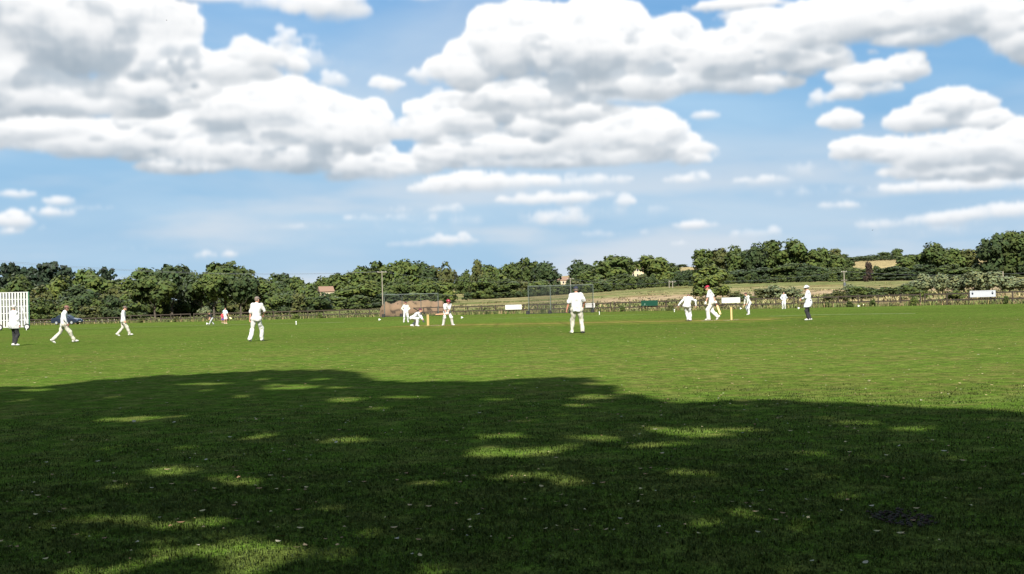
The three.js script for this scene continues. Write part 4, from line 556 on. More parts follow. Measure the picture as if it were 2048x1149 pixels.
house(1277, 536, 640, 7, 5.4, 'cream house glimpsed between the trees on the slope', true);
house(1128, 561, 640, 6, 5.2, 'pale house with a reddish roof half hidden behind the slope trees', false);
// ---------------------------------------------------------------- birds
function bird(px, py, d, label, turn) { const p = out(px, d).setY(heightOf(px, py, d)), pts = []; const body = new THREE.SphereGeometry(1, 10, 8).scale(0.09, 0.08, 0.22), wing = (s) => { const g = new THREE.BufferGeometry(); g.setAttribute('position', new THREE.Float32BufferAttribute([0, 0.03, 0.12, s * 0.3, 0.12, 0.16, s * 0.62, 0.04, -0.02, 0, 0.02, -0.1, s * 0.3, 0.1, -0.04, 0, 0, 0.0], 3)); g.setIndex([0, 1, 4, 0, 4, 3, 1, 2, 4, 0, 3, 5]); g.computeVertexNormals(); return g; }; const g = thing('bird', label, 'bird', p, turn), m = mat(0.03, 0.03, 0.032, 0.9, { side: THREE.DoubleSide }); part('body', body, m, g); part('wing', wing(1), m, g); part('wing', wing(-1), m, g); part('tail', new THREE.ConeGeometry(0.07, 0.2, 6).rotateX(Math.PI / 2).scale(1, 0.3, 1).translate(0, 0, -0.26), m, g); }
bird(1750, 460.5, 420, 'dark bird flying low over the skyline ridge', 0.4); bird(346, 41, 500, 'tiny dark bird high against the cloud bank', 1.2);
// ---------------------------------------------------------------- parked car
{
  const p = out(133, 200), g = thing('parked_car', 'dark blue saloon car parked by the low fence behind a walking fielder', 'car', p, -0.6 - bearing(133)), paint = new THREE.MeshPhysicalMaterial({ color: new THREE.Color().setRGB(0.009, 0.014, 0.034), roughness: 0.35, clearcoat: 1, clearcoatRoughness: 0.08, metalness: 0.2 }), glass = new THREE.MeshPhysicalMaterial({ color: new THREE.Color().setRGB(0.02, 0.03, 0.035), roughness: 0.06, metalness: 0 }), rubber = mat(0.012, 0.012, 0.012, 0.9), alloy = mat(0.6, 0.6, 0.62, 0.35, { metalness: 0.7 });
  const prof = (pts, width, bev, z = 0) => { const s = new THREE.Shape(); pts.forEach(([x, y], i) => (i ? s.lineTo(x, y) : s.moveTo(x, y))); s.closePath(); return new THREE.ExtrudeGeometry(s, { depth: width - 2 * bev, bevelEnabled: true, bevelSize: bev, bevelThickness: bev, bevelSegments: 3 }).translate(0, 0, -(width - 2 * bev) / 2 + z); };
  const arch = (cx) => Array.from({ length: 9 }, (_, i) => { const a = Math.PI - i * Math.PI / 8; return [cx + Math.cos(a) * 0.36, 0.32 + Math.sin(a) * 0.36]; });
  part('body', prof([[-2.2, 0.32], ...arch(-1.32), ...arch(1.36), [2.16, 0.3], [2.22, 0.52], [2.14, 0.72], [1.9, 0.82], [0.95, 0.95], [-1.45, 1.0], [-2.1, 0.98], [-2.24, 0.75]], 1.74, 0.06), paint, g);
  part('cabin', prof([[0.9, 0.95], [0.28, 1.36], [0.05, 1.42], [-0.75, 1.42], [-1.05, 1.36], [-1.6, 1.0]], 1.5, 0.1), paint, g);
  for (const s of [-1, 1]) { part('side_window', prof([[0.68, 1.0], [0.22, 1.33], [-0.2, 1.36], [-0.2, 1.0]], 0.02, 0.004, s * 0.757), glass, g); part('side_window', prof([[-0.28, 1.0], [-0.28, 1.36], [-0.75, 1.36], [-1.28, 1.02]], 0.02, 0.004, s * 0.757), glass, g); const m = part('mirror', box(0.1, 0.1, 0.16, 0.6, 1.02, s * 0.92), paint, g); }
  const pane = (a, b, half, off) => { const geo = new THREE.BufferGeometry().setFromPoints([V(a[0], a[1], -half), V(a[0], a[1], half), V(b[0], b[1], half * 0.9), V(b[0], b[1], -half * 0.9)]); geo.setIndex([0, 2, 1, 0, 3, 2]); geo.translate(off, 0.02, 0); geo.computeVertexNormals(); return geo; };
  part('windscreen', pane([0.97, 1.01], [0.4, 1.38], 0.66, 0.06), mat(0.02, 0.03, 0.035, 0.06, { side: THREE.DoubleSide }), g); part('rear_window', pane([-1.66, 1.05], [-1.12, 1.36], 0.62, -0.06), mat(0.02, 0.03, 0.035, 0.06, { side: THREE.DoubleSide }), g);
  for (const s of [-1, 1]) { part('headlight', new THREE.SphereGeometry(1, 12, 8).scale(0.06, 0.08, 0.2).translate(2.17, 0.66, s * 0.6), mat(0.7, 0.72, 0.72, 0.2), g); part('tail_light', box(0.05, 0.16, 0.25, -2.28, 0.8, s * 0.68), mat(0.25, 0.01, 0.01, 0.3), g); }
  part('grille', box(0.04, 0.14, 0.6, 2.27, 0.62, 0), black, g); part('number_plate', box(0.02, 0.11, 0.5, 2.295, 0.44, 0), mat(0.75, 0.74, 0.68, 0.5), g); part('bumper', box(0.12, 0.16, 1.66, 2.22, 0.42, 0), mat(0.02, 0.025, 0.04, 0.6), g);
  for (const x of [-1.32, 1.36]) for (const s of [-1, 1]) { const w = new THREE.Group(); w.name = 'wheel'; w.position.set(x, 0.315, s * 0.78); g.add(w); part('tyre', new THREE.TorusGeometry(0.23, 0.085, 10, 22), rubber, w); part('rim', new THREE.CylinderGeometry(0.21, 0.21, 0.12, 18).rotateX(Math.PI / 2).translate(0, 0, s * 0.02), alloy, w); }
}

// ---------------------------------------------------------------- people
function surface(sdf, lo, hi, c) {                              // surface nets over a distance field
  const nx = Math.ceil((hi[0] - lo[0]) / c) + 1, ny = Math.ceil((hi[1] - lo[1]) / c) + 1, nz = Math.ceil((hi[2] - lo[2]) / c) + 1, D = new Float32Array(nx * ny * nz), id = new Int32Array(nx * ny * nz).fill(-1), pos = [], idx = [];
  for (let k = 0, i = 0; k < nz; k++) for (let j = 0; j < ny; j++) for (let x = 0; x < nx; x++, i++) D[i] = sdf(lo[0] + x * c, lo[1] + j * c, lo[2] + k * c);
  const sx = 1, sy = nx, sz = nx * ny, corner = [0, sx, sy, sx + sy, sz, sz + sx, sz + sy, sz + sx + sy], edges = [[0, 1], [2, 3], [4, 5], [6, 7], [0, 2], [1, 3], [4, 6], [5, 7], [0, 4], [1, 5], [2, 6], [3, 7]];
  for (let k = 0; k + 1 < nz; k++) for (let j = 0; j + 1 < ny; j++) for (let x = 0; x + 1 < nx; x++) {
    const i = x + j * sy + k * sz; let m = 0; for (let q = 0; q < 8; q++) if (D[i + corner[q]] < 0) m |= 1 << q; if (m === 0 || m === 255) continue;
    let px = 0, py = 0, pz = 0, n = 0; for (const [a, b] of edges) { const da = D[i + corner[a]], db = D[i + corner[b]]; if (da < 0 === db < 0) continue; const t = da / (da - db); px += (a & 1) + t * ((b & 1) - (a & 1)); py += ((a >> 1) & 1) + t * (((b >> 1) & 1) - ((a >> 1) & 1)); pz += (a >> 2) + t * ((b >> 2) - (a >> 2)); n++; }
    id[i] = pos.length / 3; pos.push(lo[0] + (x + px / n) * c, lo[1] + (j + py / n) * c, lo[2] + (k + pz / n) * c);
  }
  for (let k = 1; k + 1 < nz; k++) for (let j = 1; j + 1 < ny; j++) for (let x = 1; x + 1 < nx; x++) {
    const i = x + j * sy + k * sz, inside = D[i] < 0; for (const [s, u, v] of [[sx, sy, sz], [sy, sz, sx], [sz, sx, sy]]) { if (inside === D[i + s] < 0) continue; const a = id[i], b = id[i - u], d = id[i - u - v], e = id[i - v]; if (a < 0 || b < 0 || d < 0 || e < 0) continue; if (inside) idx.push(a, b, d, a, d, e); else idx.push(a, d, b, a, e, d); }
  }
  const g = new THREE.BufferGeometry(); g.setAttribute('position', new THREE.Float32BufferAttribute(pos, 3)); g.setIndex(idx); g.computeVertexNormals(); return g;
}
const cone = (a, b, r0, r1 = r0) => { const ax = a.x, ay = a.y, az = a.z, dx = b.x - ax, dy = b.y - ay, dz = b.z - az, q = 1 / Math.max(1e-9, dx * dx + dy * dy + dz * dz); const f = (x, y, z) => { const t = clamp(((x - ax) * dx + (y - ay) * dy + (z - az) * dz) * q); return Math.hypot(x - ax - dx * t, y - ay - dy * t, z - az - dz * t) - (r0 + (r1 - r0) * t); }; const m = Math.max(r0, r1); f.box = [Math.min(a.x, b.x) - m, Math.min(a.y, b.y) - m, Math.min(a.z, b.z) - m, Math.max(a.x, b.x) + m, Math.max(a.y, b.y) + m, Math.max(a.z, b.z) + m]; return f; };
const egg = (c, q, rx, ry, rz) => { const Q = q.clone().invert(), v = V(); const f = (x, y, z) => { v.set(x - c.x, y - c.y, z - c.z).applyQuaternion(Q); const a = Math.hypot(v.x / rx, v.y / ry, v.z / rz), b = Math.hypot(v.x / rx / rx, v.y / ry / ry, v.z / rz / rz); return b < 1e-9 ? -Math.min(rx, ry, rz) : a * (a - 1) / b; }; const m = Math.max(rx, ry, rz); f.box = [c.x - m, c.y - m, c.z - m, c.x + m, c.y + m, c.z + m]; return f; };
function blend(list, k, c, cut) {
  const lo = [1e9, 1e9, 1e9], hi = [-1e9, -1e9, -1e9]; for (const f of list) for (let i = 0; i < 3; i++) { lo[i] = Math.min(lo[i], f.box[i]); hi[i] = Math.max(hi[i], f.box[i + 3]); } for (let i = 0; i < 3; i++) { lo[i] -= 2.5 * c; hi[i] += 2.5 * c; }
  return surface((x, y, z) => { let d = 1e9; for (const f of list) { const e = f(x, y, z), h = Math.max(k - Math.abs(d - e), 0) / k; d = Math.min(d, e) - h * h * k * 0.25; } return cut ? Math.max(d, cut(x, y, z)) : d; }, lo, hi, c);
}
function bend(a, t, l1, l2, hint) {                             // where elbow or knee comes to lie; returns [joint, end]
  const d = t.clone().sub(a); let L = d.length(); const m = (l1 + l2) * 0.995; if (L > m) { d.multiplyScalar(m / L); L = m; } const n = d.clone().normalize(), x = (l1 * l1 - l2 * l2 + L * L) / (2 * L), y = Math.sqrt(Math.max(0, l1 * l1 - x * x)), h = hint.clone().addScaledVector(n, -hint.dot(n)).normalize();
  return [a.clone().addScaledVector(n, x).addScaledVector(h, y), a.clone().add(d)];
}
function handPieces(wrist, dir, inward, curl, fat = 1) {
  const f = dir.clone().normalize(), n = inward.clone().addScaledVector(f, -inward.dot(f)).normalize(), s = V().crossVectors(f, n), at = (a, b, c) => wrist.clone().addScaledVector(f, a).addScaledVector(n, b).addScaledVector(s, c), L = [];
  for (const q of [-0.024, -0.008, 0.008, 0.024]) L.push(cone(at(0.0, 0, q * 0.7), at(0.085, 0, q), 0.014 * fat, 0.012 * fat));
  [[-0.03, 0.062], [-0.01, 0.075], [0.01, 0.07], [0.03, 0.056]].forEach(([q, l], i) => { const c = curl * (0.9 + 0.1 * i), k1 = at(0.088, 0, q), k2 = at(0.088 + l * 0.5 * Math.cos(c * 0.6), l * 0.5 * Math.sin(c * 0.6), q * 1.1), k3 = k2.clone().addScaledVector(f, l * 0.5 * Math.cos(c * 1.5)).addScaledVector(n, l * 0.5 * Math.sin(c * 1.5)); L.push(cone(k1, k2, 0.0095 * fat, 0.0085 * fat), cone(k2, k3, 0.0085 * fat, 0.007 * fat)); });
  const t1 = at(0.025, 0.006, -0.032), t2 = at(0.06, 0.022, -0.055 + curl * 0.012), t3 = at(0.088, 0.034, -0.052 + curl * 0.02); L.push(cone(t1, t2, 0.0125 * fat, 0.0105 * fat), cone(t2, t3, 0.0105 * fat, 0.008 * fat));
  return L;
}
const cloths = new Map(), weave = noiseMap(256, (x, y) => { const v = 0.5 + 0.35 * (noise3(x / 16, y / 16, 4) - 0.5) + 0.3 * (noise3(x / 4, y / 4, 6) - 0.5); return [v, v, v]; }, false);
function fabric(r, g, b, rough = 0.9) { const k = [r, g, b, rough].join(); if (!cloths.has(k)) cloths.set(k, mat(r, g, b, rough)); return cloths.get(k); }
const skinMat = new THREE.MeshStandardMaterial({ vertexColors: true, roughness: 0.65 });
function crease(geo, seed, amp) { const P = geo.attributes.position, N = geo.attributes.normal; for (let i = 0; i < P.count; i++) { const x = P.getX(i), y = P.getY(i), z = P.getZ(i), d = amp * (noise3(x * 9 + seed, y * 6, z * 9) - 0.5) + amp * 0.6 * (noise3(x * 22, y * 11 + seed, z * 22) - 0.5); P.setXYZ(i, x + N.getX(i) * d, y + N.getY(i) * d, z + N.getZ(i) * d); } geo.computeVertexNormals(); return geo; }
function person(o) {
  const p0 = o.at ?? onLawn(o.px, o.py), st = o.stout ?? 1, kid = o.kid ?? 0, g = thing('person', o.label, 'person', p0, (o.turn ?? 0) * R - bearing(o.px), o.group); g.scale.setScalar(o.H / 1.8);
  const pel = V(...(o.pelvis ?? [0, 0.93, 0])), Qt = new THREE.Quaternion().setFromEuler(new THREE.Euler((o.lean ?? 0) * R, (o.twist ?? 0) * R, -(o.side ?? 0) * R, 'YXZ')), tor = (x, y, z) => pel.clone().add(V(x, y, z).applyQuaternion(Qt));
  const sho = [tor(0.175, 0.5, 0), tor(-0.175, 0.5, 0)], neck0 = tor(0, 0.53, 0), Qh = new THREE.Quaternion().setFromEuler(new THREE.Euler((o.nod ?? 0) * R, (o.look ?? 0) * R, 0, 'YXZ')), neck = neck0.clone().add(V(0, 0.055, 0.015).applyQuaternion(Qt.clone().slerp(Qh, 0.5))), hc = neck.clone().add(V(0, 0.125, 0.03).applyQuaternion(Qh)), hd = (x, y, z) => hc.clone().add(V(x, y, z).applyQuaternion(Qh)), hs = 1 + 0.22 * kid;
  const hip = [pel.clone().add(V(0.095, -0.02, 0)), pel.clone().add(V(-0.095, -0.02, 0))], feet = o.feet ?? [[0.11, 0, 0, 12], [-0.11, 0, 0, -12]], kneeHint = o.knees ?? [[0.15, 0, 1], [-0.15, 0, 1]], legs = [], fq = [];
  for (const i of [0, 1]) { const [x, z, lift, yaw, pitch = 0] = feet[i], q = new THREE.Quaternion().setFromEuler(new THREE.Euler(pitch * R, yaw * R, 0, 'YXZ')); const ank = V(x, 0.085 + lift, z), [k, e] = bend(hip[i], ank, 0.44, 0.42, V(...kneeHint[i])); legs.push([k, e]); fq.push(q); }
  const hands = o.hands ?? [[0.27, 0.84, 0.06], [-0.27, 0.84, 0.06]], elbowHint = o.elbows ?? [[0.5, 0, -1], [-0.5, 0, -1]], arms = [0, 1].map((i) => bend(sho[i], V(...hands[i]), 0.29, 0.26, V(...elbowHint[i]))), C = 0.017;
  const skin = o.skin ?? [0.50, 0.27, 0.18];
  // body: head, neck, trunk, limbs, hands and feet in one skin
  const L = [cone(tor(0.05, 0.06, 0), tor(0.06, 0.38, 0), 0.085 * st, 0.1 * st), cone(tor(-0.05, 0.06, 0), tor(-0.06, 0.38, 0), 0.085 * st, 0.1 * st), cone(sho[0], sho[1], 0.055), cone(neck0, neck.clone().add(V(0, 0.04, 0).applyQuaternion(Qh)), 0.055, 0.05)];
  for (const i of [0, 1]) { L.push(cone(hip[i], legs[i][0], 0.075 * st, 0.05), cone(legs[i][0], legs[i][1], 0.05, 0.035), cone(legs[i][1], legs[i][1].clone().add(V(0, -0.045, 0.13).applyQuaternion(fq[i])), 0.035, 0.025)); L.push(cone(sho[i], arms[i][0], 0.048, 0.038), cone(arms[i][0], arms[i][1], 0.038, 0.027)); }
  const bodyGeo = blend(L, 0.035, C);
  const head = blend([egg(hd(0, 0.02, -0.012), Qh, 0.076 * hs, 0.105 * hs, 0.095 * hs), egg(hd(0, -0.05, 0.022), Qh, 0.055 * hs, 0.068 * hs, 0.068 * hs), cone(hd(0, 0.005, 0.085 * hs), hd(0, -0.03, 0.104 * hs), 0.009, 0.015), cone(hd(0.075 * hs, 0.01, -0.01), hd(0.078 * hs, -0.03, -0.005), 0.014, 0.011), cone(hd(-0.075 * hs, 0.01, -0.01), hd(-0.078 * hs, -0.03, -0.005), 0.014, 0.011), cone(hd(-0.03, -0.062, 0.082 * hs), hd(0.03, -0.062, 0.082 * hs), 0.009), cone(neck0, hd(0, -0.06, -0.01), 0.053, 0.05)], 0.022, 0.0095);
  const eyes = [hd(0.03, 0.008, 0.084 * hs), hd(-0.03, 0.008, 0.084 * hs)], mouth = hd(0, -0.064, 0.095 * hs);
  const geos = [bodyGeo, head], gloves = [];
  for (const i of [0, 1]) { const dir = o.handDirs?.[i] ? V(...o.handDirs[i]) : arms[i][1].clone().sub(arms[i][0]), inward = o.palms?.[i] ? V(...o.palms[i]) : V(i ? 1 : -1, -0.1, -0.1), list = handPieces(arms[i][1].clone().addScaledVector(dir.clone().normalize(), -0.01), dir, inward, o.curl?.[i] ?? 0.7, o.gloves ? 1.75 : 1.15); const h = blend(list, 0.008, o.gloves ? 0.009 : 0.0065); if (o.gloves) gloves.push(h); else geos.push(h); }
  for (const q of geos) { const P = q.attributes.position, c = []; for (let i = 0; i < P.count; i++) { const v = V(P.getX(i), P.getY(i), P.getZ(i)); let k = skin; if (q === head) { if (Math.min(v.distanceTo(eyes[0]), v.distanceTo(eyes[1])) < 0.013) k = [0.05, 0.035, 0.03]; else if (v.distanceTo(mouth) < 0.02 && Math.abs(v.clone().sub(mouth).applyQuaternion(Qh.clone().invert()).y) < 0.009) k = [skin[0] * 0.8, skin[1] * 0.55, skin[2] * 0.55]; } c.push(...k); } q.setAttribute('color', new THREE.Float32BufferAttribute(c, 3)); }
  part('body', mergeGeometries(geos), skinMat, g);
  // clothes
  const W = o.shirt ?? [0.5, 0.49, 0.47], long = o.sleeves ?? 1, T = [cone(tor(0.058 * st, 0.1, 0), tor(0.07, 0.40, 0), 0.112 * st, 0.122 * st), cone(tor(-0.058 * st, 0.1, 0), tor(-0.07, 0.40, 0), 0.112 * st, 0.122 * st), cone(sho[0], sho[1], 0.078), cone(tor(0.06, -0.06, 0), tor(-0.06, -0.06, 0), 0.128 * st), cone(neck0, neck0.clone().lerp(neck, 0.5), 0.075, 0.066)];
  for (const i of [0, 1]) { if (long > 0.6) T.push(cone(sho[i], arms[i][0], 0.072, 0.058), cone(arms[i][0], arms[i][0].clone().lerp(arms[i][1], 0.93), 0.058, 0.042)); else T.push(cone(sho[i], sho[i].clone().lerp(arms[i][0], 0.9), 0.076, 0.074)); }
  const hem = pel.y - 0.1;
  if (o.coat) { const km = legs[0][0].clone().add(legs[1][0]).multiplyScalar(0.5); for (const i of [0, 1]) T.push(cone(hip[i], hip[i].clone().lerp(legs[i][0], 0.8), 0.15 * st, 0.155 * st)); part('coat', crease(blend(T, 0.06, C, (x, y, z) => o.coat - y), o.px, 0.04), fabric(...W), g); } else part('shirt', crease(blend(T, 0.05, C, (x, y, z) => hem - 0.02 - y + 0.02 * Math.sin(x * 20)), o.px, 0.042), fabric(...W), g);
  const K = o.trousers ?? [0.6, 0.58, 0.52], B = [cone(hip[0], hip[1], 0.122 * st), cone(pel, tor(0, 0.05, 0), 0.125 * st)];
  for (const i of [0, 1]) if (o.shorts) B.push(cone(hip[i], hip[i].clone().lerp(legs[i][0], 0.85), 0.1 * st, 0.1)); else B.push(cone(hip[i], legs[i][0], 0.097 * st, 0.08), cone(legs[i][0], legs[i][1].clone().add(V(0, 0.0, 0)), 0.08, 0.07));
  part(o.shorts ? 'shorts' : 'trousers', crease(blend(B, 0.035, C), o.px + 7, 0.045), fabric(...K), g);
  for (const i of [0, 1]) { const e = legs[i][1], q = fq[i], f = (y, z) => e.clone().add(V(0, y, z).applyQuaternion(q)); part('shoe', blend([cone(f(-0.035, -0.055), f(-0.045, 0.1), 0.044, 0.042), cone(f(-0.045, 0.1), f(-0.052, 0.17), 0.042, 0.03), cone(f(0.015, -0.01), f(-0.02, 0), 0.046, 0.046)], 0.03, 0.013, (x, y, z) => { const v = V(x, y, z).sub(e).applyQuaternion(q.clone().invert()); return -0.085 - v.y; }), fabric(...(o.shoes?.[i] ?? [0.5, 0.49, 0.46]), 0.7), g); }
  if (o.pads) for (const i of [0, 1]) { const k = legs[i][0], e = legs[i][1], fw = V(...(o.padFront?.[i] ?? [0, 0, 1])), up = k.clone().lerp(hip[i], 0.3).addScaledVector(fw, 0.035), q = V(), ax = e.clone().sub(k).normalize(); part('leg_pad', blend([cone(up, k.clone().addScaledVector(fw, 0.045), 0.085, 0.1), cone(k.clone().addScaledVector(fw, 0.03), e.clone().addScaledVector(fw, 0.03).add(V(0, -0.02, 0)), 0.092, 0.075), cone(k.clone().add(V(0.06, 0.02, 0)).addScaledVector(fw, 0.06), k.clone().add(V(-0.06, 0.02, 0)).addScaledVector(fw, 0.06), 0.05)], 0.03, 0.014), fabric(...(o.pads === true ? [0.5, 0.49, 0.46] : o.pads), 0.7), g); }
  gloves.forEach((h) => part('glove', h, fabric(...o.gloves, 0.8), g));
  const hat = o.hat ?? 'cap', hcol = fabric(...(o.hatColor ?? [0.06, 0.03, 0.03]), 0.85), hairC = fabric(...(o.hair ?? [0.06, 0.04, 0.025]), 0.9);
  const Qi = Qh.clone().invert(), local = (x, y, z) => V(x, y, z).sub(hc).applyQuaternion(Qi);
  part('hair', blend([egg(hd(0, 0.022, -0.016), Qh, 0.082 * hs, 0.11 * hs, 0.101 * hs)], 0.01, 0.012, (x, y, z) => { const v = local(x, y, z); return Math.max(v.z * 0.75 - v.y * (hat === 'none' ? 0.75 : 0.5) - 0.012, -0.055 - v.y); }), hairC, g);
  if (hat === 'cap') part('cap', blend([egg(hd(0, 0.05, -0.008), Qh, 0.094 * hs, 0.09 * hs, 0.112 * hs), cone(hd(-0.032, 0.062, 0.098), hd(0.032, 0.062, 0.098), 0.022), cone(hd(-0.03, 0.052, 0.145), hd(0.03, 0.052, 0.145), 0.014)], 0.02, 0.011, (x, y, z) => 0.04 - local(x, y, z).y), hcol, g);
  if (hat === 'helmet') { part('helmet', blend([egg(hd(0, 0.045, -0.012), Qh, 0.122, 0.118, 0.142), cone(hd(-0.05, 0.06, 0.12), hd(0.05, 0.06, 0.12), 0.022), cone(hd(-0.045, 0.05, 0.17), hd(0.045, 0.05, 0.17), 0.013)], 0.02, 0.012, (x, y, z) => { const v = local(x, y, z); return Math.max(-0.06 - v.y, 0.03 - v.y - Math.max(0, -v.z + 0.03) * 2); }), fabric(...(o.hatColor), 0.35), g); const ring = (y) => new THREE.TubeGeometry(new THREE.CatmullRomCurve3([hd(0.1, y, 0.06), hd(0.06, y, 0.135), hd(0, y, 0.155), hd(-0.06, y, 0.135), hd(-0.1, y, 0.06)]), 12, 0.005, 5); part('grille', mergeGeometries([ring(-0.02), ring(-0.06), ring(-0.095)]), fabric(0.2, 0.03, 0.04, 0.4), g); }
  if (hat === 'brim') part('sun_hat', blend([egg(hd(0, 0.06, -0.01), Qh, 0.1, 0.1, 0.115), egg(hd(0, 0.038, 0), Qh, 0.17, 0.02, 0.19)], 0.03, 0.012, (x, y, z) => 0.018 - local(x, y, z).y), hcol, g);
  return { g, legs, arms, hd, world: (v) => g.localToWorld(v.clone()) };
}
const upright = (px, py, topY) => { const p = onLawn(px, py), d = p.length(); return heightOf(px, topY, d); };
const cream = [0.41, 0.39, 0.32], whiteC = [0.5, 0.5, 0.5], dark = [0.014, 0.014, 0.016], maroon = [0.22, 0.012, 0.03];
const FIELD = undefined;
person({ px: 27, py: 692, H: upright(27, 692, 609), turn: 128, label: 'umpire in a white coat, white cap and black trousers before the sight screen', coat: 0.74, shirt: whiteC, trousers: dark, hatColor: [0.47, 0.47, 0.46], hair: [0.3, 0.26, 0.2], look: 25 - 0, stout: 1.12, hands: [[0.2, 0.95, 0.2], [-0.27, 0.86, 0.1]], feet: [[0.1, 0.05, 0, 10], [-0.1, -0.03, 0, -25]] });
person({ px: 127, py: 686, H: upright(127, 686, 609) * 1.03, turn: 96, label: 'fielder in whites and brown cap striding wide past the dark blue car', pelvis: [0, 0.86, 0], lean: 7, nod: 14, hatColor: [0.16, 0.075, 0.06], trousers: cream, shirt: whiteC, feet: [[0.06, -0.47, 0.06, 0, 35], [-0.06, 0.44, 0, 0, -8]], hands: [[0.25, 0.88, 0.12], [-0.26, 0.86, 0.14]], stout: 1.08, skin: [0.25, 0.13, 0.085] });
person({ px: 246, py: 672, H: upright(246, 672, 611) * 1.01, turn: 88, label: 'fielder in whites and dark peaked cap walking alone before the wood', pelvis: [0, 0.9, 0], lean: 4, nod: 12, hatColor: [0.10, 0.07, 0.065], trousers: cream, shirt: whiteC, feet: [[0.06, -0.32, 0.04, 0, 30], [-0.06, 0.36, 0, 0, -6]], hands: [[0.24, 0.86, 0.1], [-0.24, 0.84, 0.12]] });
person({ px: 424, py: 650, H: upright(424, 650, 622.5), turn: -72, kid: 0.5, label: 'child in black top and grey trousers stooping forward before the fence', pelvis: [0, 0.86, 0], lean: 26, nod: 25, hat: 'none', shirt: dark, trousers: [0.36, 0.37, 0.36], shoes: [[0.1, 0.1, 0.1], [0.1, 0.1, 0.1]], sleeves: 0, feet: [[0.09, 0.42, 0, 0], [-0.08, -0.22, 0.03, 0, 25]], hands: [[0.22, 0.72, 0.4], [-0.2, 0.75, 0.35]] });
const dad = person({ px: 450, py: 648, H: upright(450, 648, 615.5), turn: 40, label: 'adult in pale blue shirt and pink shorts holding a small bat before the fence', hat: 'none', shirt: [0.57, 0.66, 0.72], trousers: [0.62, 0.45, 0.45], shorts: 1, sleeves: 0, shoes: [[0.55, 0.4, 0.3], [0.55, 0.4, 0.3]], hands: [[0.3, 0.86, 0.28], [-0.26, 0.84, 0.06]], curl: [1.4, 0.7] });
person({ px: 444.5, py: 647, H: 1.2, turn: 30, kid: 0.9, label: 'small child in red top and purple shorts standing close beside the adult with the bat', hat: 'none', shirt: [0.5, 0.05, 0.07], trousers: [0.09, 0.05, 0.2], shorts: 1, sleeves: 0, shoes: [[0.4, 0.3, 0.25], [0.4, 0.3, 0.25]], hands: [[0.25, 0.9, 0.15], [-0.25, 0.86, 0.1]] });
person({ px: 513, py: 683, H: upright(513, 683, 592) * 1.01, turn: 160, label: 'fielder in whites with sleeves to the elbow walking away, hand hanging at one side', pelvis: [0, 0.91, 0], side: -2, lean: 3, hatColor: [0.14, 0.11, 0.09], hair: [0.16, 0.12, 0.09], trousers: [0.48, 0.48, 0.45], shirt: [0.49, 0.48, 0.46], sleeves: 0, look: -20, feet: [[0.20, -0.2, 0.02, 10, 18], [-0.13, 0.22, 0, 0]], hands: [[0.29, 0.8, 0.06], [-0.2, 1.02, 0.28]], elbows: [[0.5, 0, -1], [-1, -0.2, -0.6]], skin: [0.56, 0.27, 0.18] });
person({ px: 812, py: 645.5, H: upright(812, 645.5, 603.5), turn: 3, label: 'fielder in whites and maroon cap standing with hands on hips before the earth heap', hatColor: [0.10, 0.02, 0.03], trousers: [0.48, 0.48, 0.46], shirt: [0.48, 0.48, 0.42], feet: [[0.16, 0, 0, 15], [-0.18, 0.05, 0, -20]], hands: [[0.16, 1.0, 0.08], [-0.16, 1.0, 0.08]], elbows: [[1, 0, -0.25], [-1, 0, -0.25]], palms: [[-1, 0, -0.3], [1, 0, -0.3]], handDirs: [[-0.5, -0.8, 0.2], [0.5, -0.8, 0.2]], stout: 1.05 });
person({ px: 831.5, py: 653, H: 1.78, turn: 78, label: 'wicketkeeper crouching low behind the stumps with dark gloves near the ground', pelvis: [0, 0.55, -0.22], lean: 58, nod: 4, hatColor: [0.08, 0.015, 0.03], trousers: [0.48, 0.48, 0.46], shirt: whiteC, feet: [[0.24, -0.32, 0, 15, 12], [-0.22, 0.1, 0, -15]], knees: [[0.5, 0.3, 1], [-0.5, 0.3, 1]], hands: [[0.1, 0.3, 0.52], [-0.1, 0.3, 0.52]], elbows: [[1, -0.2, -0.2], [-1, -0.2, -0.2]], gloves: [0.05, 0.055, 0.06], palms: [[0, 0.4, 1], [0, 0.4, 1]], pads: [0.5, 0.52, 0.52], handDirs: [[0, -1, 0.3], [0, -1, 0.3]] });
const bat1 = person({ px: 895, py: 651.5, H: 1.84, turn: 8, label: 'batter in maroon helmet and white leg pads bending forward with bat held level', pelvis: [0, 0.86, -0.08], lean: 34, nod: 16, look: 30, hat: 'helmet', hatColor: maroon, trousers: [0.45, 0.44, 0.41], shirt: [0.48, 0.47, 0.46], sleeves: 0, pads: true, feet: [[0.3, 0.04, 0, 35], [-0.27, 0.02, 0, -30]], hands: [[-0.02, 0.74, 0.36], [-0.14, 0.74, 0.36]], elbows: [[1, 0.1, -0.2], [-1, 0.1, -0.2]], gloves: [0.69, 0.67, 0.62], curl: [1.5, 1.5], handDirs: [[-0.7, -0.5, 0.1], [0.2, -0.6, 0.1]] });
person({ px: 1155, py: 667, H: upright(1155, 667, 571.5), turn: 184, label: 'stocky fielder in whites and navy cap seen from behind before the practice net', stout: 1.2, hatColor: [0.012, 0.016, 0.035], hair: [0.12, 0.1, 0.08], trousers: cream, shirt: [0.49, 0.49, 0.48], sleeves: 0, side: 1, shoes: [[0.74, 0.72, 0.6], [0.05, 0.05, 0.05]], feet: [[0.2, 0.1, 0, 12], [-0.2, -0.08, 0, -20]], hands: [[0.4, 0.82, 0.05], [-0.26, 0.98, 0.2]], elbows: [[0.7, 0, -1], [-1, -0.1, -0.4]], skin: [0.46, 0.2, 0.13] });
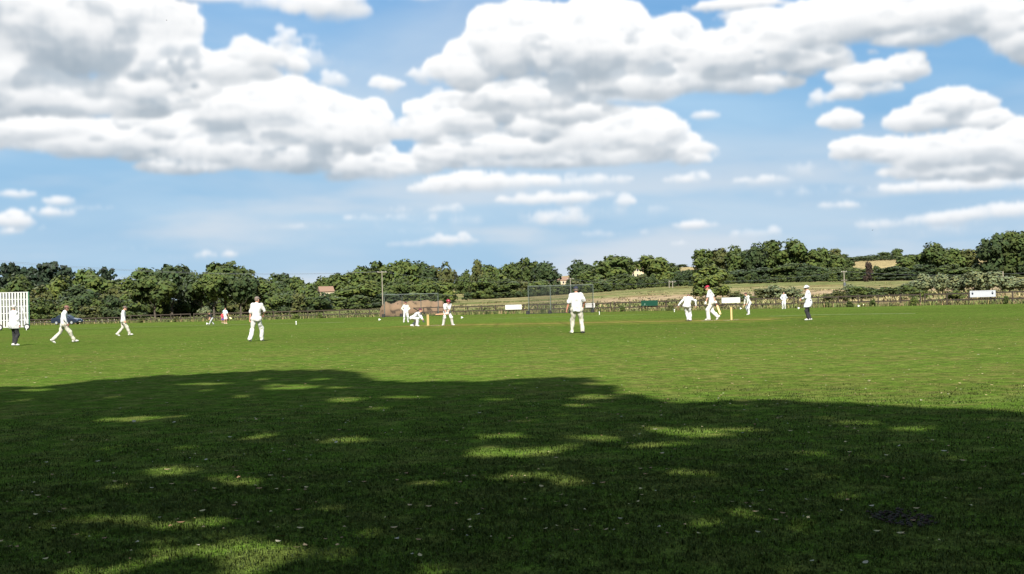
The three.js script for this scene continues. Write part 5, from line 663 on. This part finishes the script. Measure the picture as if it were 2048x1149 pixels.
person({ px: 1376, py: 643, H: 1.8, turn: 172, label: 'bowler in whites following through with both arms flung down and out', pelvis: [0.02, 0.9, -0.05], lean: 38, side: -4, nod: 45, hat: 'none', hair: [0.1, 0.06, 0.045], trousers: [0.49, 0.49, 0.48], shirt: whiteC, shoes: [[0.07, 0.06, 0.06], [0.09, 0.08, 0.08]], feet: [[-0.02, -0.05, 0.02, 10, 15], [-0.14, 0.02, 0, -10]], hands: [[0.58, 0.85, 0.3], [-0.44, 0.86, 0.3]], elbows: [[0.6, 0.6, -0.4], [-0.8, 0.6, 0.2]], stout: 1.06 });
const bat2 = person({ px: 1424, py: 640.8, H: upright(1424, 640.8, 569), turn: -98, label: 'batter in maroon cap and white pads walking between the wickets, trailing a bat', pelvis: [0, 0.93, -0.02], lean: 10, nod: 18, hat: 'cap', hatColor: [0.3, 0.012, 0.035], trousers: [0.56, 0.54, 0.48], shirt: whiteC, sleeves: 0, pads: true, feet: [[0.09, 0.14, 0, 0], [-0.1, -0.3, 0.1, 0, 45]], hands: [[0.24, 0.86, 0.26], [-0.26, 0.84, -0.22]], elbows: [[0.4, 0, -1], [-0.4, 0, -1]], gloves: [0.69, 0.69, 0.65], curl: [1, 1.4], handDirs: [[0, -1, 0.3], [0, -0.9, -0.4]] });
person({ px: 1498, py: 630, H: 1.72, turn: -48, label: 'fielder in whites and dark cap leaning forward beside the printed white board', pelvis: [0, 0.92, -0.06], lean: 24, nod: 14, hatColor: [0.05, 0.015, 0.02], trousers: whiteC, shirt: [0.48, 0.47, 0.42], sleeves: 1, feet: [[0.12, 0.08, 0, 10], [-0.1, -0.06, 0.01, -5, 10]], hands: [[0.2, 0.84, 0.32], [-0.25, 0.82, 0.2]] });
person({ px: 1569, py: 618.5, H: upright(1569, 618.5, 584), turn: -12, label: 'far fielder in whites without a hat standing just inside the fence', hat: 'none', hair: [0.05, 0.035, 0.03], trousers: [0.49, 0.49, 0.47], shirt: [0.48, 0.49, 0.51], feet: [[0.1, 0, 0, 10], [-0.13, 0.06, 0, -15]], hands: [[0.16, 0.95, -0.14], [-0.2, 0.98, 0.12]], elbows: [[1, 0, -0.4], [-1, 0, -0.4]] });
person({ px: 1619, py: 641, H: upright(1619, 641, 570), turn: -92, label: 'umpire in a white coat, wide brimmed white hat and black trousers with hands clasped', coat: 0.66, hat: 'brim', hatColor: [0.49, 0.49, 0.49], shirt: [0.48, 0.49, 0.51], trousers: dark, hair: [0.3, 0.3, 0.3], nod: 10, stout: 1.12, lean: 2, feet: [[0.1, 0.03, 0, 5], [-0.1, -0.05, 0, -8]], hands: [[0.05, 1.08, 0.34], [-0.05, 1.06, 0.34]], elbows: [[0.8, -0.3, -0.8], [-0.8, -0.3, -0.8]], palms: [[-1, 0, 0], [1, 0, 0]] });
// bats
function cricketBat(a, b, roll, label, scale = 1, colors = [[0.62, 0.42, 0.2], [0.04, 0.035, 0.035]]) {   // a: top of the handle, b: toe
  const len = a.distanceTo(b), g = thing('cricket_bat', label, 'bat', a), s = new THREE.Shape(), hw = 0.054 * scale, hl = 0.3 * scale; s.moveTo(-0.018, -hl); s.quadraticCurveTo(-hw, -hl - 0.02, -hw, -hl - 0.07); s.lineTo(-hw, -len + 0.03); s.quadraticCurveTo(0, -len - 0.012, hw, -len + 0.03); s.lineTo(hw, -hl - 0.07); s.quadraticCurveTo(hw, -hl - 0.02, 0.018, -hl); s.closePath();
  g.quaternion.setFromUnitVectors(V(0, -1, 0), b.clone().sub(a).normalize()).multiply(new THREE.Quaternion().setFromAxisAngle(V(0, 1, 0), roll));
  part('blade', new THREE.ExtrudeGeometry(s, { depth: 0.026, bevelEnabled: true, bevelSize: 0.004, bevelThickness: 0.006, bevelSegments: 2 }).translate(0, 0, -0.013), mat(...colors[0], 0.55), g); part('handle', new THREE.CylinderGeometry(0.017, 0.018, hl + 0.02, 10).translate(0, -hl / 2, 0), mat(...colors[1], 0.8), g);
  return g;
}
scene.updateMatrixWorld(true);
{ const h = bat1.world(bat1.arms[1][1].clone().add(V(0.06, -0.04, 0.06))); cricketBat(h.clone().add(V(0.12, -0.01, 0.02)), h.clone().add(V(-0.72, -0.02, 0.1)), 1.2, 'wooden cricket bat held level by the batter in the maroon helmet', 1, [[0.66, 0.36, 0.2], [0.5, 0.3, 0.2]]);
  const k = bat2.world(bat2.arms[1][1].clone().add(V(0, -0.07, -0.02))); cricketBat(k.clone().add(V(-0.03, 0.14, -0.01)), k.clone().add(V(0.24, -0.68, 0.03)), 0.15, 'wooden cricket bat trailing from the hand of the walking batter', 1, [[0.66, 0.44, 0.22], [0.35, 0.05, 0.06]]);
  const d = dad.world(dad.arms[0][1].clone().add(V(0, -0.06, 0.03))); cricketBat(d.clone().add(V(-0.1, 0.1, 0)), d.clone().add(V(0.3, -0.36, 0.1)), 0.3, 'small yellow bat held by the adult in the pale blue shirt', 1.2, [[0.75, 0.68, 0.22], [0.1, 0.09, 0.09]]);
}
renderer.render(scene, camera);
